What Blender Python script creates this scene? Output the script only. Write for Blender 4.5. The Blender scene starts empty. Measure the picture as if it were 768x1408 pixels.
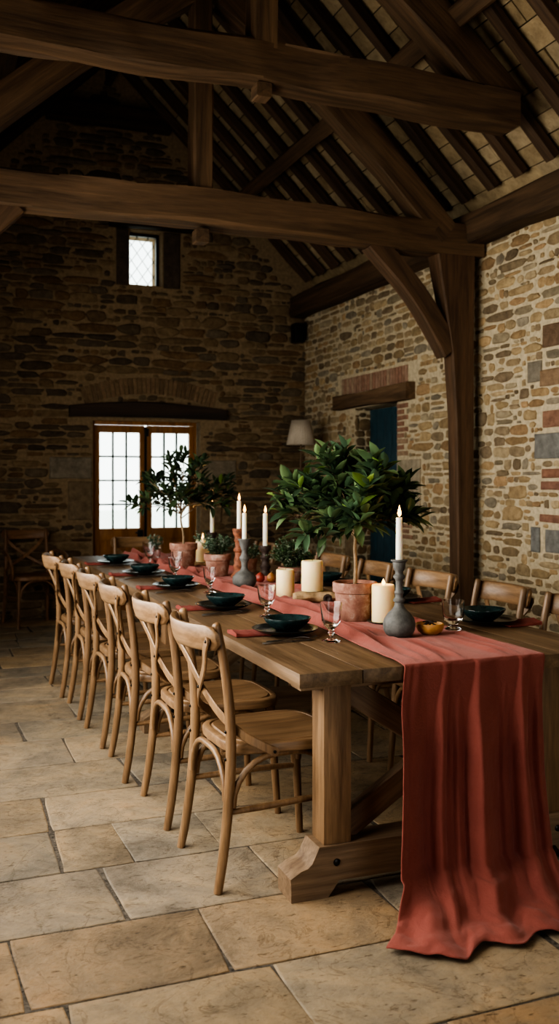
import bpy, bmesh, math, random
from mathutils import Vector, Matrix, noise

random.seed(7)
PI = math.pi
scene = bpy.context.scene
COL = scene.collection
V = Vector


def nz(x, y=0.0, z=0.0):
    return noise.noise(V((x, y, z)))


def lerp(a, b, t):
    return a + (b - a) * t


def sstep(a, b, x):
    t = max(0.0, min(1.0, (x - a) / (b - a)))
    return t * t * (3 - 2 * t)


# ------------------------------------------------------------------ materials
def new_mat(name):
    m = bpy.data.materials.new(name)
    m.use_nodes = True
    nt = m.node_tree
    return m, nt, nt.nodes["Principled BSDF"]


def N(nt, typ, **kw):
    n = nt.nodes.new(typ)
    for k, v in kw.items():
        setattr(n, k, v)
    return n


def ramp(nt, fac, stops):
    r = N(nt, "ShaderNodeValToRGB")
    els = r.color_ramp.elements
    while len(els) < len(stops):
        els.new(0.5)
    for e, (p, c) in zip(els, stops):
        e.position = p
        e.color = (c[0], c[1], c[2], 1)
    nt.links.new(fac, r.inputs[0])
    return r.outputs[0]


def mixc(nt, a, b, fac, mode="MIX"):
    m = N(nt, "ShaderNodeMix", data_type="RGBA", blend_type=mode)
    for sock, val in ((m.inputs["Factor"], fac), (m.inputs[6], a), (m.inputs[7], b)):
        if hasattr(val, "is_linked") or hasattr(val, "links"):
            nt.links.new(val, sock)
        elif isinstance(val, (int, float)):
            sock.default_value = val
        else:
            sock.default_value = (val[0], val[1], val[2], 1)
    return m.outputs[2]


def noise_tex(nt, vec, scale, detail=5, rough=0.55, dist=0.0):
    n = N(nt, "ShaderNodeTexNoise")
    n.inputs["Scale"].default_value = scale
    n.inputs["Detail"].default_value = detail
    n.inputs["Roughness"].default_value = rough
    n.inputs["Distortion"].default_value = dist
    nt.links.new(vec, n.inputs["Vector"])
    return n.outputs["Fac"]


def mapping(nt, scale=(1, 1, 1), coord="Object"):
    tc = N(nt, "ShaderNodeTexCoord")
    mp = N(nt, "ShaderNodeMapping")
    mp.inputs["Scale"].default_value = scale
    nt.links.new(tc.outputs[coord], mp.inputs["Vector"])
    return mp.outputs[0]


def bump(nt, bsdf, h, strength=0.3, dist=0.01):
    b = N(nt, "ShaderNodeBump")
    b.inputs["Strength"].default_value = strength
    b.inputs["Distance"].default_value = dist
    nt.links.new(h, b.inputs["Height"])
    nt.links.new(b.outputs[0], bsdf.inputs["Normal"])


def wood(name, dark, light, axis="X", scale=14, rough=0.6, bmp=0.35, attr=False, rnd=0.25, spec=0.4):
    m, nt, b = new_mat(name)
    st = {"X": (0.06, 1, 1), "Y": (1, 0.06, 1), "Z": (1, 1, 0.08)}[axis]
    vec = mapping(nt, st)
    n1 = noise_tex(nt, vec, scale, 6, 0.6, 0.6)
    n2 = noise_tex(nt, vec, scale * 5, 4, 0.6, 0.2)
    c = ramp(nt, n1, [(0.3, dark), (0.7, light)])
    c = mixc(nt, c, ramp(nt, n2, [(0.3, (0.45, 0.45, 0.45)), (0.65, (1, 1, 1))]), 0.55, "MULTIPLY")
    if attr:
        a = N(nt, "ShaderNodeAttribute", attribute_name="col")
        c = mixc(nt, c, a.outputs["Color"], 1.0, "MULTIPLY")
    oi = N(nt, "ShaderNodeObjectInfo")
    mr = N(nt, "ShaderNodeMapRange")
    mr.inputs["To Min"].default_value = 1 - rnd
    mr.inputs["To Max"].default_value = 1 + rnd * 0.5
    nt.links.new(oi.outputs["Random"], mr.inputs["Value"])
    hs = N(nt, "ShaderNodeHueSaturation")
    nt.links.new(c, hs.inputs["Color"])
    nt.links.new(mr.outputs[0], hs.inputs["Value"])
    nt.links.new(hs.outputs[0], b.inputs["Base Color"])
    b.inputs["Roughness"].default_value = rough
    b.inputs["Specular IOR Level"].default_value = spec
    bump(nt, b, n2, bmp, 0.004)
    return m


def plain(name, col, rough=0.5, metal=0.0, spec=0.5, nscale=0, namp=0.25, bmp=0.0, sss=0.0):
    m, nt, b = new_mat(name)
    b.inputs["Base Color"].default_value = (*col, 1)
    if nscale:
        f = noise_tex(nt, mapping(nt), nscale, 5, 0.6)
        lo = [c * (1 - namp) for c in col]
        hi = [min(1, c * (1 + namp)) for c in col]
        nt.links.new(ramp(nt, f, [(0.3, lo), (0.7, hi)]), b.inputs["Base Color"])
        if bmp:
            bump(nt, b, f, bmp, 0.004)
    b.inputs["Roughness"].default_value = rough
    b.inputs["Metallic"].default_value = metal
    b.inputs["Specular IOR Level"].default_value = spec
    if sss:
        b.inputs["Subsurface Weight"].default_value = sss
        b.inputs["Subsurface Radius"].default_value = (0.05, 0.03, 0.012)
        b.inputs["Subsurface Scale"].default_value = 0.6
    return m


def stone_mat(name, rough=0.9, tint=(1, 1, 1), scale=18):
    m, nt, b = new_mat(name)
    vec = mapping(nt)
    a = N(nt, "ShaderNodeAttribute", attribute_name="col")
    f1 = noise_tex(nt, vec, scale, 7, 0.65)
    f2 = noise_tex(nt, vec, scale * 4, 5, 0.6)
    c = mixc(nt, a.outputs["Color"], ramp(nt, f1, [(0.3, (0.55, 0.52, 0.5)), (0.68, (1.12, 1.1, 1.06))]), 0.85, "MULTIPLY")
    c = mixc(nt, c, tint, 1.0, "MULTIPLY")
    nt.links.new(c, b.inputs["Base Color"])
    b.inputs["Roughness"].default_value = rough
    b.inputs["Specular IOR Level"].default_value = 0.2
    ad = N(nt, "ShaderNodeMath", operation="ADD")
    nt.links.new(f1, ad.inputs[0])
    nt.links.new(f2, ad.inputs[1])
    bump(nt, b, ad.outputs[0], 0.7, 0.012)
    return m


def flag_mat():
    m, nt, b = new_mat("flagstone")
    vec = mapping(nt)
    a = N(nt, "ShaderNodeAttribute", attribute_name="col")
    big = noise_tex(nt, vec, 2.3, 7, 0.68, 0.9)
    mid = noise_tex(nt, vec, 9, 8, 0.72, 0.6)
    fine = noise_tex(nt, vec, 55, 5, 0.65)
    pit = noise_tex(nt, mapping(nt, (1.0, 2.4, 1.0)), 26, 6, 0.62, 0.4)
    vein = noise_tex(nt, vec, 3.1, 5, 0.6, 1.6)
    c = mixc(nt, a.outputs["Color"], ramp(nt, big, [(0.3, (0.5, 0.51, 0.54)), (0.45, (0.86, 0.86, 0.87)), (0.56, (1.1, 1.05, 0.98)), (0.72, (1.38, 1.16, 0.92))]), 1.0, "MULTIPLY")
    c = mixc(nt, c, ramp(nt, mid, [(0.28, (0.5, 0.48, 0.46)), (0.45, (0.95, 0.94, 0.92)), (0.72, (1.16, 1.13, 1.1))]), 0.85, "MULTIPLY")
    c = mixc(nt, c, ramp(nt, pit, [(0.3, (0.26, 0.22, 0.19)), (0.405, (1, 1, 1))]), 0.95, "MULTIPLY")
    c = mixc(nt, c, ramp(nt, vein, [(0.486, (1, 1, 1)), (0.499, (0.4, 0.35, 0.31)), (0.51, (1, 1, 1))]), 0.6, "MULTIPLY")
    c = mixc(nt, c, ramp(nt, fine, [(0.3, (0.6, 0.56, 0.52)), (0.42, (1, 1, 1))]), 0.5, "MULTIPLY")
    nt.links.new(c, b.inputs["Base Color"])
    nt.links.new(ramp(nt, mid, [(0.3, (0.7, 0.7, 0.7)), (0.7, (0.42, 0.42, 0.42))]), b.inputs["Roughness"])
    b.inputs["Specular IOR Level"].default_value = 0.4
    ad = N(nt, "ShaderNodeMath", operation="ADD")
    nt.links.new(mid, ad.inputs[0])
    nt.links.new(pit, ad.inputs[1])
    ad2 = N(nt, "ShaderNodeMath", operation="ADD")
    nt.links.new(ad.outputs[0], ad2.inputs[0])
    nt.links.new(big, ad2.inputs[1])
    bump(nt, b, ad2.outputs[0], 0.5, 0.011)
    return m


def attr_mat(name, rough=0.5, spec=0.5, trans=0.0):
    m, nt, b = new_mat(name)
    a = N(nt, "ShaderNodeAttribute", attribute_name="col")
    nt.links.new(a.outputs["Color"], b.inputs["Base Color"])
    b.inputs["Roughness"].default_value = rough
    b.inputs["Specular IOR Level"].default_value = spec
    if trans:
        t = N(nt, "ShaderNodeBsdfTranslucent")
        nt.links.new(a.outputs["Color"], t.inputs[0])
        mx = N(nt, "ShaderNodeMixShader")
        mx.inputs[0].default_value = trans
        nt.links.new(b.outputs[0], mx.inputs[1])
        nt.links.new(t.outputs[0], mx.inputs[2])
        nt.links.new(mx.outputs[0], nt.nodes["Material Output"].inputs[0])
    return m


def glass_mat(name, col=(1, 1, 1), rough=0.0, ior=1.45):
    m, nt, b = new_mat(name)
    b.inputs["Base Color"].default_value = (*col, 1)
    b.inputs["Transmission Weight"].default_value = 1
    b.inputs["Roughness"].default_value = rough
    b.inputs["IOR"].default_value = ior
    return m


def pane_mat():
    m, nt, b = new_mat("window_glass")
    t = N(nt, "ShaderNodeBsdfTransparent")
    t.inputs[0].default_value = (0.93, 0.96, 0.95, 1)
    g = N(nt, "ShaderNodeBsdfGlossy")
    g.inputs["Roughness"].default_value = 0.05
    mx = N(nt, "ShaderNodeMixShader")
    mx.inputs[0].default_value = 0.06
    nt.links.new(t.outputs[0], mx.inputs[1])
    nt.links.new(g.outputs[0], mx.inputs[2])
    nt.links.new(mx.outputs[0], nt.nodes["Material Output"].inputs[0])
    return m


def emit_mat(name, col, strength):
    m, nt, b = new_mat(name)
    e = N(nt, "ShaderNodeEmission")
    e.inputs[0].default_value = (*col, 1)
    e.inputs[1].default_value = strength
    nt.links.new(e.outputs[0], nt.nodes["Material Output"].inputs[0])
    return m


def cloth_mat(name, col, dark, sheen=0.25):
    m, nt, b = new_mat(name)
    vec = mapping(nt)
    f = noise_tex(nt, vec, 7, 5, 0.6)
    nt.links.new(ramp(nt, f, [(0.3, dark), (0.7, col)]), b.inputs["Base Color"])
    b.inputs["Roughness"].default_value = 0.85
    b.inputs["Specular IOR Level"].default_value = 0.15
    b.inputs["Sheen Weight"].default_value = sheen
    b.inputs["Sheen Roughness"].default_value = 0.5
    b.inputs["Sheen Tint"].default_value = (1, 0.6, 0.55, 1)
    f2 = noise_tex(nt, vec, 34, 5, 0.7, 1.2)
    f3 = noise_tex(nt, vec, 420, 2, 0.5)
    ad = N(nt, "ShaderNodeMath", operation="MULTIPLY_ADD")
    nt.links.new(f3, ad.inputs[0])
    ad.inputs[1].default_value = 0.12
    nt.links.new(f2, ad.inputs[2])
    bump(nt, b, ad.outputs[0], 0.32, 0.012)
    return m


M = {}
M["oak_beam"] = wood("hewn_oak", (0.05, 0.028, 0.014), (0.17, 0.098, 0.05), "X", 16, 0.7, 0.6)
M["oak_post"] = wood("hewn_oak_upright", (0.06, 0.032, 0.016), (0.17, 0.095, 0.05), "X", 16, 0.7, 0.6)
M["rafter"] = wood("rafter_oak", (0.04, 0.022, 0.012), (0.125, 0.072, 0.039), "X", 16, 0.75, 0.5)
M["lintel"] = wood("lintel_oak", (0.09, 0.05, 0.025), (0.25, 0.15, 0.08), "X", 14, 0.75, 0.6)
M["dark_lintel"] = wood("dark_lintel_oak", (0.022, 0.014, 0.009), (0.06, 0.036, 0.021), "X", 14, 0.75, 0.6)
M["chair"] = wood("bentwood", (0.165, 0.09, 0.044), (0.345, 0.21, 0.11), "Z", 22, 0.40, 0.12, rnd=0.14, spec=0.5)
M["dark_chair"] = wood("dark_bentwood", (0.15, 0.075, 0.036), (0.3, 0.16, 0.08), "Z", 22, 0.5, 0.12, rnd=0.1)
M["chair_Y"] = wood("rail_bentwood", (0.165, 0.09, 0.044), (0.345, 0.21, 0.11), "Y", 22, 0.40, 0.12, rnd=0.14, spec=0.5)
M["chair_X"] = wood("seat_bentwood", (0.165, 0.09, 0.044), (0.345, 0.21, 0.11), "X", 22, 0.40, 0.12, rnd=0.14, spec=0.5)
M["dark_chair_Y"] = wood("rail_dark_bentwood", (0.15, 0.075, 0.036), (0.3, 0.16, 0.08), "Y", 22, 0.5, 0.12, rnd=0.1)
M["dark_chair_X"] = wood("seat_dark_bentwood", (0.15, 0.075, 0.036), (0.3, 0.16, 0.08), "X", 22, 0.5, 0.12, rnd=0.1)
M["table"] = wood("table_oak", (0.11, 0.066, 0.036), (0.28, 0.182, 0.107), "Y", 20, 0.45, 0.4, attr=True, rnd=0.0)
M["table_leg"] = wood("table_leg_oak", (0.14, 0.078, 0.038), (0.34, 0.205, 0.108), "Z", 18, 0.55, 0.4, rnd=0.05)
M["table_foot"] = wood("table_foot_oak", (0.14, 0.085, 0.05), (0.32, 0.215, 0.13), "X", 18, 0.6, 0.4, rnd=0.05)
M["door_wood"] = wood("door_oak", (0.21, 0.085, 0.022), (0.42, 0.185, 0.05), "Z", 18, 0.5, 0.2, rnd=0.05)
M["stone"] = stone_mat("rubble_stone")
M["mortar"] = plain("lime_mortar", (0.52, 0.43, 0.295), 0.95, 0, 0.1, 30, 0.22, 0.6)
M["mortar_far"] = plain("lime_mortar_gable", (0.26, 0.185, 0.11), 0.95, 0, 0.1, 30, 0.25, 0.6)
M["plaster"] = plain("side_plaster", (0.30, 0.23, 0.15), 0.95, 0, 0.1, 8, 0.2, 0.4)
M["flag"] = flag_mat()
M["grout"] = plain("floor_grout", (0.10, 0.085, 0.07), 0.95, 0, 0.1, 90, 0.75, 0.6)
M["board"] = stone_mat("roof_board", 0.9, (1, 1, 1), 9)
M["runner"] = cloth_mat("terracotta_linen", (0.285, 0.083, 0.064), (0.235, 0.066, 0.052))
M["napkin"] = cloth_mat("napkin_linen", (0.27, 0.07, 0.056), (0.2, 0.052, 0.042), 0.05)
M["white_linen"] = plain("white_linen", (0.6, 0.58, 0.53), 0.9, 0, 0.1, 30, 0.1)
M["plate"] = plain("dark_stoneware", (0.012, 0.016, 0.017), 0.22, 0, 0.5, 40, 0.4)
M["bowl"] = plain("teal_stoneware", (0.016, 0.034, 0.034), 0.16, 0, 0.6, 30, 0.5)
M["steel"] = plain("dark_steel", (0.30, 0.28, 0.26), 0.3, 1.0)
M["black"] = plain("black_iron", (0.008, 0.008, 0.008), 0.45, 0.3)
M["bolt"] = plain("bolt_iron", (0.03, 0.028, 0.026), 0.35, 0.9)
M["lead"] = plain("glazing_bar_paint", (0.016, 0.04, 0.03), 0.5)
M["teal_door"] = plain("teal_paint", (0.022, 0.06, 0.08), 0.5, 0, 0.4, 12, 0.25)
M["terracotta"] = None
M["wax"] = plain("ivory_wax", (0.86, 0.69, 0.40), 0.4, 0, 0.4, 8, 0.06, 0, 0.7)
M["white_wax"] = plain("white_wax", (0.85, 0.80, 0.70), 0.4, 0, 0.4, 8, 0.04, 0, 0.4)
M["wick"] = plain("wick", (0.02, 0.015, 0.012), 0.9)
M["flame"] = emit_mat("flame", (1.0, 0.52, 0.16), 7)
M["glass"] = glass_mat("clear_glass", ior=1.3)
M["pane"] = pane_mat()
M["leaf"] = attr_mat("bay_leaf", 0.30, 0.6, 0.22)
M["herb"] = attr_mat("herb_leaf", 0.55, 0.35, 0.2)
M["bark"] = plain("bark", (0.22, 0.155, 0.095), 0.85, 0, 0.2, 60, 0.35, 0.5)
M["soil"] = plain("soil", (0.02, 0.014, 0.01), 0.95, 0, 0.1, 60, 0.5, 0.8)
M["shade"] = plain("linen_shade", (0.50, 0.42, 0.33), 0.9, 0, 0.1, 90, 0.12)
M["lamp_wood"] = wood("lamp_oak", (0.09, 0.05, 0.025), (0.2, 0.115, 0.06), "Z", 22, 0.5, 0.2)
M["grey_metal"] = plain("weathered_zinc", (0.125, 0.12, 0.112), 0.7, 0.25, 0.4, 35, 0.35, 0.4)
M["dark_turned"] = plain("dark_turned_wood", (0.045, 0.03, 0.024), 0.6, 0, 0.4, 40, 0.4, 0.3)
M["red_turned"] = plain("worn_red_turned_wood", (0.20, 0.075, 0.04), 0.65, 0, 0.3, 45, 0.6, 0.4)
M["drift"] = plain("driftwood", (0.34, 0.23, 0.13), 0.8, 0, 0.2, 28, 0.5, 0.6)
M["burl"] = plain("burl_wood", (0.48, 0.25, 0.085), 0.45, 0, 0.4, 20, 0.4, 0.2)
M["slice"] = plain("wood_slice", (0.42, 0.27, 0.14), 0.8, 0, 0.2, 24, 0.3, 0.2)
M["fruit"] = plain("russet_fruit", (0.36, 0.16, 0.05), 0.5, 0, 0.4, 30, 0.4)
M["red_fruit"] = plain("red_fruit", (0.30, 0.05, 0.035), 0.45, 0, 0.4, 30, 0.4)
M["saucer"] = plain("candle_dish_iron", (0.10, 0.085, 0.065), 0.5, 0.5)


def terracotta():
    m, nt, b = new_mat("weathered_terracotta")
    vec = mapping(nt)
    f = noise_tex(nt, vec, 16, 7, 0.7, 0.4)
    c = ramp(nt, f, [(0.28, (0.14, 0.065, 0.047)), (0.46, (0.26, 0.125, 0.09)), (0.56, (0.32, 0.175, 0.13)), (0.68, (0.46, 0.36, 0.30))])
    nt.links.new(c, b.inputs["Base Color"])
    b.inputs["Roughness"].default_value = 0.85
    b.inputs["Specular IOR Level"].default_value = 0.2
    bump(nt, b, f, 0.3, 0.004)
    return m


M["terracotta"] = terracotta()


# ------------------------------------------------------------------ mesh builder
class MB:
    def __init__(self):
        self.v, self.f, self.c, self.mi, self.sm = [], [], [], [], []

    def add(self, verts, faces, col=(1, 1, 1), mi=0, smooth=True):
        o = len(self.v)
        self.v += [tuple(p) for p in verts]
        self.c += [col] * len(verts)
        self.f += [tuple(o + i for i in f) for f in faces]
        self.mi += [mi] * len(faces)
        self.sm += [smooth] * len(faces)
        return self

    def box(self, c, s, col=(1, 1, 1), mi=0, ch=0.0, rz=0.0):
        bm = bmesh.new()
        bmesh.ops.create_cube(bm, size=1)
        bmesh.ops.scale(bm, vec=V(s), verts=bm.verts)
        if ch > 0:
            bmesh.ops.bevel(bm, geom=list(bm.edges), offset=ch, segments=2, profile=0.6, affect="EDGES")
        if rz:
            bmesh.ops.rotate(bm, cent=(0, 0, 0), matrix=Matrix.Rotation(rz, 3, "Z"), verts=bm.verts)
        bmesh.ops.translate(bm, vec=V(c), verts=bm.verts)
        bm.verts.index_update()
        self.add([v.co.copy() for v in bm.verts], [[v.index for v in f.verts] for f in bm.faces], col, mi, False)
        bm.free()
        return self

    def rings(self, rings, col=(1, 1, 1), mi=0, cap0=True, cap1=True, closed=True, smooth=True):
        n = len(rings[0])
        vs = [p for r in rings for p in r]
        fs = []
        for i in range(len(rings) - 1):
            for j in range(n if closed else n - 1):
                k = (j + 1) % n
                fs.append((i * n + j, i * n + k, (i + 1) * n + k, (i + 1) * n + j))
        if cap0:
            fs.append(tuple(reversed(range(n))))
        if cap1:
            fs.append(tuple((len(rings) - 1) * n + j for j in range(n)))
        return self.add(vs, fs, col, mi, smooth)

    def tube(self, pts, rad, sides=10, col=(1, 1, 1), mi=0, flat=1.0):
        pts = [V(p) for p in pts]
        n = len(pts)
        if not isinstance(rad, (list, tuple)):
            rad = [rad] * n
        rs, ref = [], None
        for i in range(n):
            t = (pts[min(i + 1, n - 1)] - pts[max(i - 1, 0)]).normalized()
            if ref is None:
                ref = t.cross(V((0, 0, 1)))
                if ref.length < 0.05:
                    ref = t.cross(V((0, 1, 0)))
            ref = (ref - t * ref.dot(t)).normalized()
            b = t.cross(ref)
            rs.append([pts[i] + (ref * math.cos(a) + b * math.sin(a) * flat) * rad[i] for a in [2 * PI * k / sides for k in range(sides)]])
        return self.rings(rs, col, mi)

    def lathe(self, prof, segs=24, c=(0, 0, 0), col=(1, 1, 1), mi=0, cap0=True, cap1=True, wob=0.0, seed=0.0):
        rs = []
        for (r, z) in prof:
            ring = []
            for k in range(segs):
                a = 2 * PI * k / segs
                rr = r * (1 + wob * nz(math.cos(a) * 1.2 + seed, math.sin(a) * 1.2, seed))
                ring.append((c[0] + rr * math.cos(a), c[1] + rr * math.sin(a), c[2] + z))
            rs.append(ring)
        return self.rings(rs, col, mi, cap0, cap1)

    def ribbon(self, pts, nrm, w, t, col=(1, 1, 1)):
        pts = [V(p) for p in pts]
        n = len(pts)
        rs = []
        for i in range(n):
            tg = (pts[min(i + 1, n - 1)] - pts[max(i - 1, 0)]).normalized()
            nn = V(nrm[i])
            nn = (nn - tg * nn.dot(tg)).normalized()
            s = tg.cross(nn)
            ww = w / 2
            p = pts[i]
            rs.append([p + s * ww * 0.8 + nn * t / 2, p + s * ww + nn * 0, p + s * ww * 0.8 - nn * t / 2,
                       p - s * ww * 0.8 - nn * t / 2, p - s * ww, p - s * ww * 0.8 + nn * t / 2])
        return self.rings(rs, col)

    def build(self, name, mats, parent=None, loc=None, smooth_angle=0.7, flip=True):
        me = bpy.data.meshes.new(name)
        me.from_pydata(self.v, [], self.f)
        if not isinstance(mats, (list, tuple)):
            mats = [mats]
        for m in mats:
            me.materials.append(m)
        me.polygons.foreach_set("material_index", self.mi)
        me.polygons.foreach_set("use_smooth", self.sm)
        at = me.color_attributes.new("col", "FLOAT_COLOR", "POINT")
        at.data.foreach_set("color", [x for c in self.c for x in (c[0], c[1], c[2], 1.0)])
        if flip:
            bm = bmesh.new()
            bm.from_mesh(me)
            bmesh.ops.recalc_face_normals(bm, faces=bm.faces)
            bm.to_mesh(me)
            bm.free()
        me.set_sharp_from_angle(angle=smooth_angle)
        o = bpy.data.objects.new(name, me)
        COL.objects.link(o)
        if parent is not None:
            o.parent = parent
        if loc is not None:
            o.location = loc
        return o


def spline(pts, n=8):
    """Catmull-Rom through points."""
    P = [V(p) for p in pts]
    out = []
    for i in range(len(P) - 1):
        p0, p1, p2, p3 = P[max(i - 1, 0)], P[i], P[i + 1], P[min(i + 2, len(P) - 1)]
        for k in range(n):
            t = k / n
            out.append(0.5 * ((2 * p1) + (p2 - p0) * t + (2 * p0 - 5 * p1 + 4 * p2 - p3) * t * t + (3 * p1 - p0 - 3 * p2 + p3) * t ** 3))
    out.append(P[-1])
    return out


def tag(o, label=None, cat=None, group=None, kind=None):
    if label:
        o["label"] = label
    if cat:
        o["category"] = cat
    if group:
        o["group"] = group
    if kind:
        o["kind"] = kind
    return o


def thing(name, loc, label, cat, rz=0.0, group=None):
    o = bpy.data.objects.new(name, None)
    o.empty_display_size = 0.1
    COL.objects.link(o)
    o.location = loc
    o.rotation_euler = (0, 0, rz)
    return tag(o, label, cat, group)


def dup(root, loc, rz, label=None, group=None):
    r = root.copy()
    COL.objects.link(r)
    r.location = loc
    r.rotation_euler = (0, 0, rz)
    if label:
        r["label"] = label
    if group:
        r["group"] = group
    for ch in list(root.children):
        c = ch.copy()
        COL.objects.link(c)
        c.parent = r
        for g in list(ch.children):
            d = g.copy()
            COL.objects.link(d)
            d.parent = c
    return r


def beam(name, mat, p0, p1, w, h, up=(0, 0, 1), parent=None, seg=10, wob=0.012, curve=None, taper=None, ch=0.14):
    """Hewn timber along local X from p0 to p1; w across, h along `up`."""
    p0, p1 = V(p0), V(p1)
    x = (p1 - p0)
    L = x.length
    x.normalize()
    z = V(up)
    z = (z - x * z.dot(x)).normalized()
    y = z.cross(x)
    mb = MB()
    rs = []
    sd = random.uniform(0, 100)
    for i in range(seg + 1):
        t = i / seg
        ww, hh = w / 2, h / 2
        if taper:
            a, b = taper(t)
            ww *= a
            hh *= b
        cz = curve(t) if curve else 0.0
        c = min(ww, hh) * ch
        sec = [(ww, -hh + c), (ww, hh - c), (ww - c, hh), (-ww + c, hh), (-ww, hh - c), (-ww, -hh + c), (-ww + c, -hh), (ww - c, -hh)]
        ring = []
        for k, (a, b) in enumerate(sec):
            q = k // 2
            ring.append((t * L, a + wob * nz(t * L * 1.7 + sd, q * 7.3), b + cz + wob * nz(t * L * 1.7 + sd, q * 7.3 + 50)))
        rs.append(ring)
    mb.rings(rs)
    o = mb.build(name, mat, None, None, 0.5)
    mw = Matrix((x, y, z)).transposed().to_4x4()
    mw.translation = p0
    if parent is not None:
        o.parent = parent
        o.matrix_basis = Matrix.Translation(-V(parent.location)) @ mw
    else:
        o.matrix_basis = mw
    return o


# ------------------------------------------------------------------ room dimensions
XL, XR, YF, YN = -0.3, 4.0, 9.5, -2.5          # side walls, gable wall, wall behind the viewpoint
XC, ZP, SL = 1.85, 3.34, 0.97                  # ridge line, eaves height, roof pitch
ZR = ZP + SL * (XR - XC)


def roof_z(x):
    return ZP + SL * ((XR - x) if x > XC else (x - XL))


# ------------------------------------------------------------------ floor
def slab(mb, corners, z, col, inset=0.0045, h=0.006):
    """one flagstone: worn rounded edges, slightly uneven outline"""
    cx = sum(c[0] for c in corners) / 4
    cy = sum(c[1] for c in corners) / 4
    out = []
    for i in range(4):
        a, b = V(corners[i]), V(corners[(i + 1) % 4])
        d = b - a
        n = V((-d.y, d.x)).normalized()
        for k in range(5):
            t = k / 5 if k else 0.012
            p = a + d * t
            p = p + n * (inset + 0.004 * nz(p.x * 5 + cx, p.y * 5 + cy * 3) + (0.005 if k == 0 else 0))
            out.append(p)
    def ring(s, zz):
        r = []
        for p in out:
            v = V((p.x - cx, p.y - cy))
            L = v.length
            r.append((cx + v.x * (1 - s / L), cy + v.y * (1 - s / L), zz))
        return r
    tilt = random.uniform(-0.0012, 0.0)
    mb.rings([ring(0, z - 0.02), ring(0.0, z - 0.0025 + tilt), ring(0.003, z - 0.0006 + tilt), ring(0.008, z + tilt)], col, 0, False, True, smooth=True)


fl = MB()
fl.box((1.85, 3.5, -0.055), (4.7, 12.4, 0.1), (1, 1, 1), 1)
rows = [-2.5, -2.06, -1.62, -1.2, -0.8, -0.38, 0.02, 0.44, 0.84, 1.25, 1.66, 2.05, 2.47, 2.876, 3.30, 3.71, 4.115, 4.57]
y = 4.57
while y < 9.6:
    y += random.choice([0.36, 0.42, 0.46, 0.5])
    rows.append(y)
known = {11: [-0.35, 0.379, 0.935, 1.75, 2.3], 12: [-0.2, 0.27, 0.837, 1.43, 2.2], 13: [-0.1, 0.618, 1.16, 1.75], 14: [-0.05, 0.497, 0.737, 1.07, 1.7],
         15: [-0.15, 0.513, 1.25], 16: [0.1, 0.95, 1.6]}
pal = [(0.47, 0.36, 0.235), (0.50, 0.39, 0.265), (0.44, 0.35, 0.245), (0.50, 0.365, 0.225), (0.41, 0.335, 0.245), (0.46, 0.37, 0.26), (0.44, 0.32, 0.20), (0.40, 0.335, 0.25)]
for i in range(len(rows) - 1):
    y0, y1 = rows[i], rows[i + 1]
    js = list(known.get(i, []))
    x = js[-1] if js else -0.55 - random.random() * 0.4
    if not js:
        js = [x]
    while x < 4.3:
        x += random.uniform(0.42, 1.0)
        js.append(x)
    js = [-0.6] + js if js[0] > -0.45 else js
    for a, b in zip(js, js[1:]):
        if b < XL or a > XR:
            continue
        k = random.uniform(0.84, 1.08) * 0.66
        c = random.choice(pal)
        sk = 0.012
        slab(fl, [(a + random.uniform(-sk, sk), y0), (b + random.uniform(-sk, sk), y0), (b + random.uniform(-sk, sk), y1), (a + random.uniform(-sk, sk), y1)], 0.0, tuple(v * k for v in c))
tag(fl.build("floor", [M["flag"], M["grout"]], smooth_angle=0.9), kind="structure")


# ------------------------------------------------------------------ rubble walls
class Occ:
    """stones already laid, so small fillers can be set into the gaps left between the large ones"""
    def __init__(self):
        self.g = {}

    def cells(self, r):
        for i in range(int(r[0] * 5) - 1, int(r[1] * 5) + 2):
            for j in range(int(r[2] * 8) - 1, int(r[3] * 8) + 2):
                yield (i, j)

    def hit(self, r):
        return any(r[1] > q[0] and r[0] < q[1] and r[3] > q[2] and r[2] < q[3] for c in self.cells(r) for q in self.g.get(c, ()))

    def put(self, r):
        self.g.setdefault((int(r[0] * 5), int(r[2] * 8)), []).append(r)
        self.g.setdefault((int(r[1] * 5), int(r[3] * 8)), []).append(r)


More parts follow.
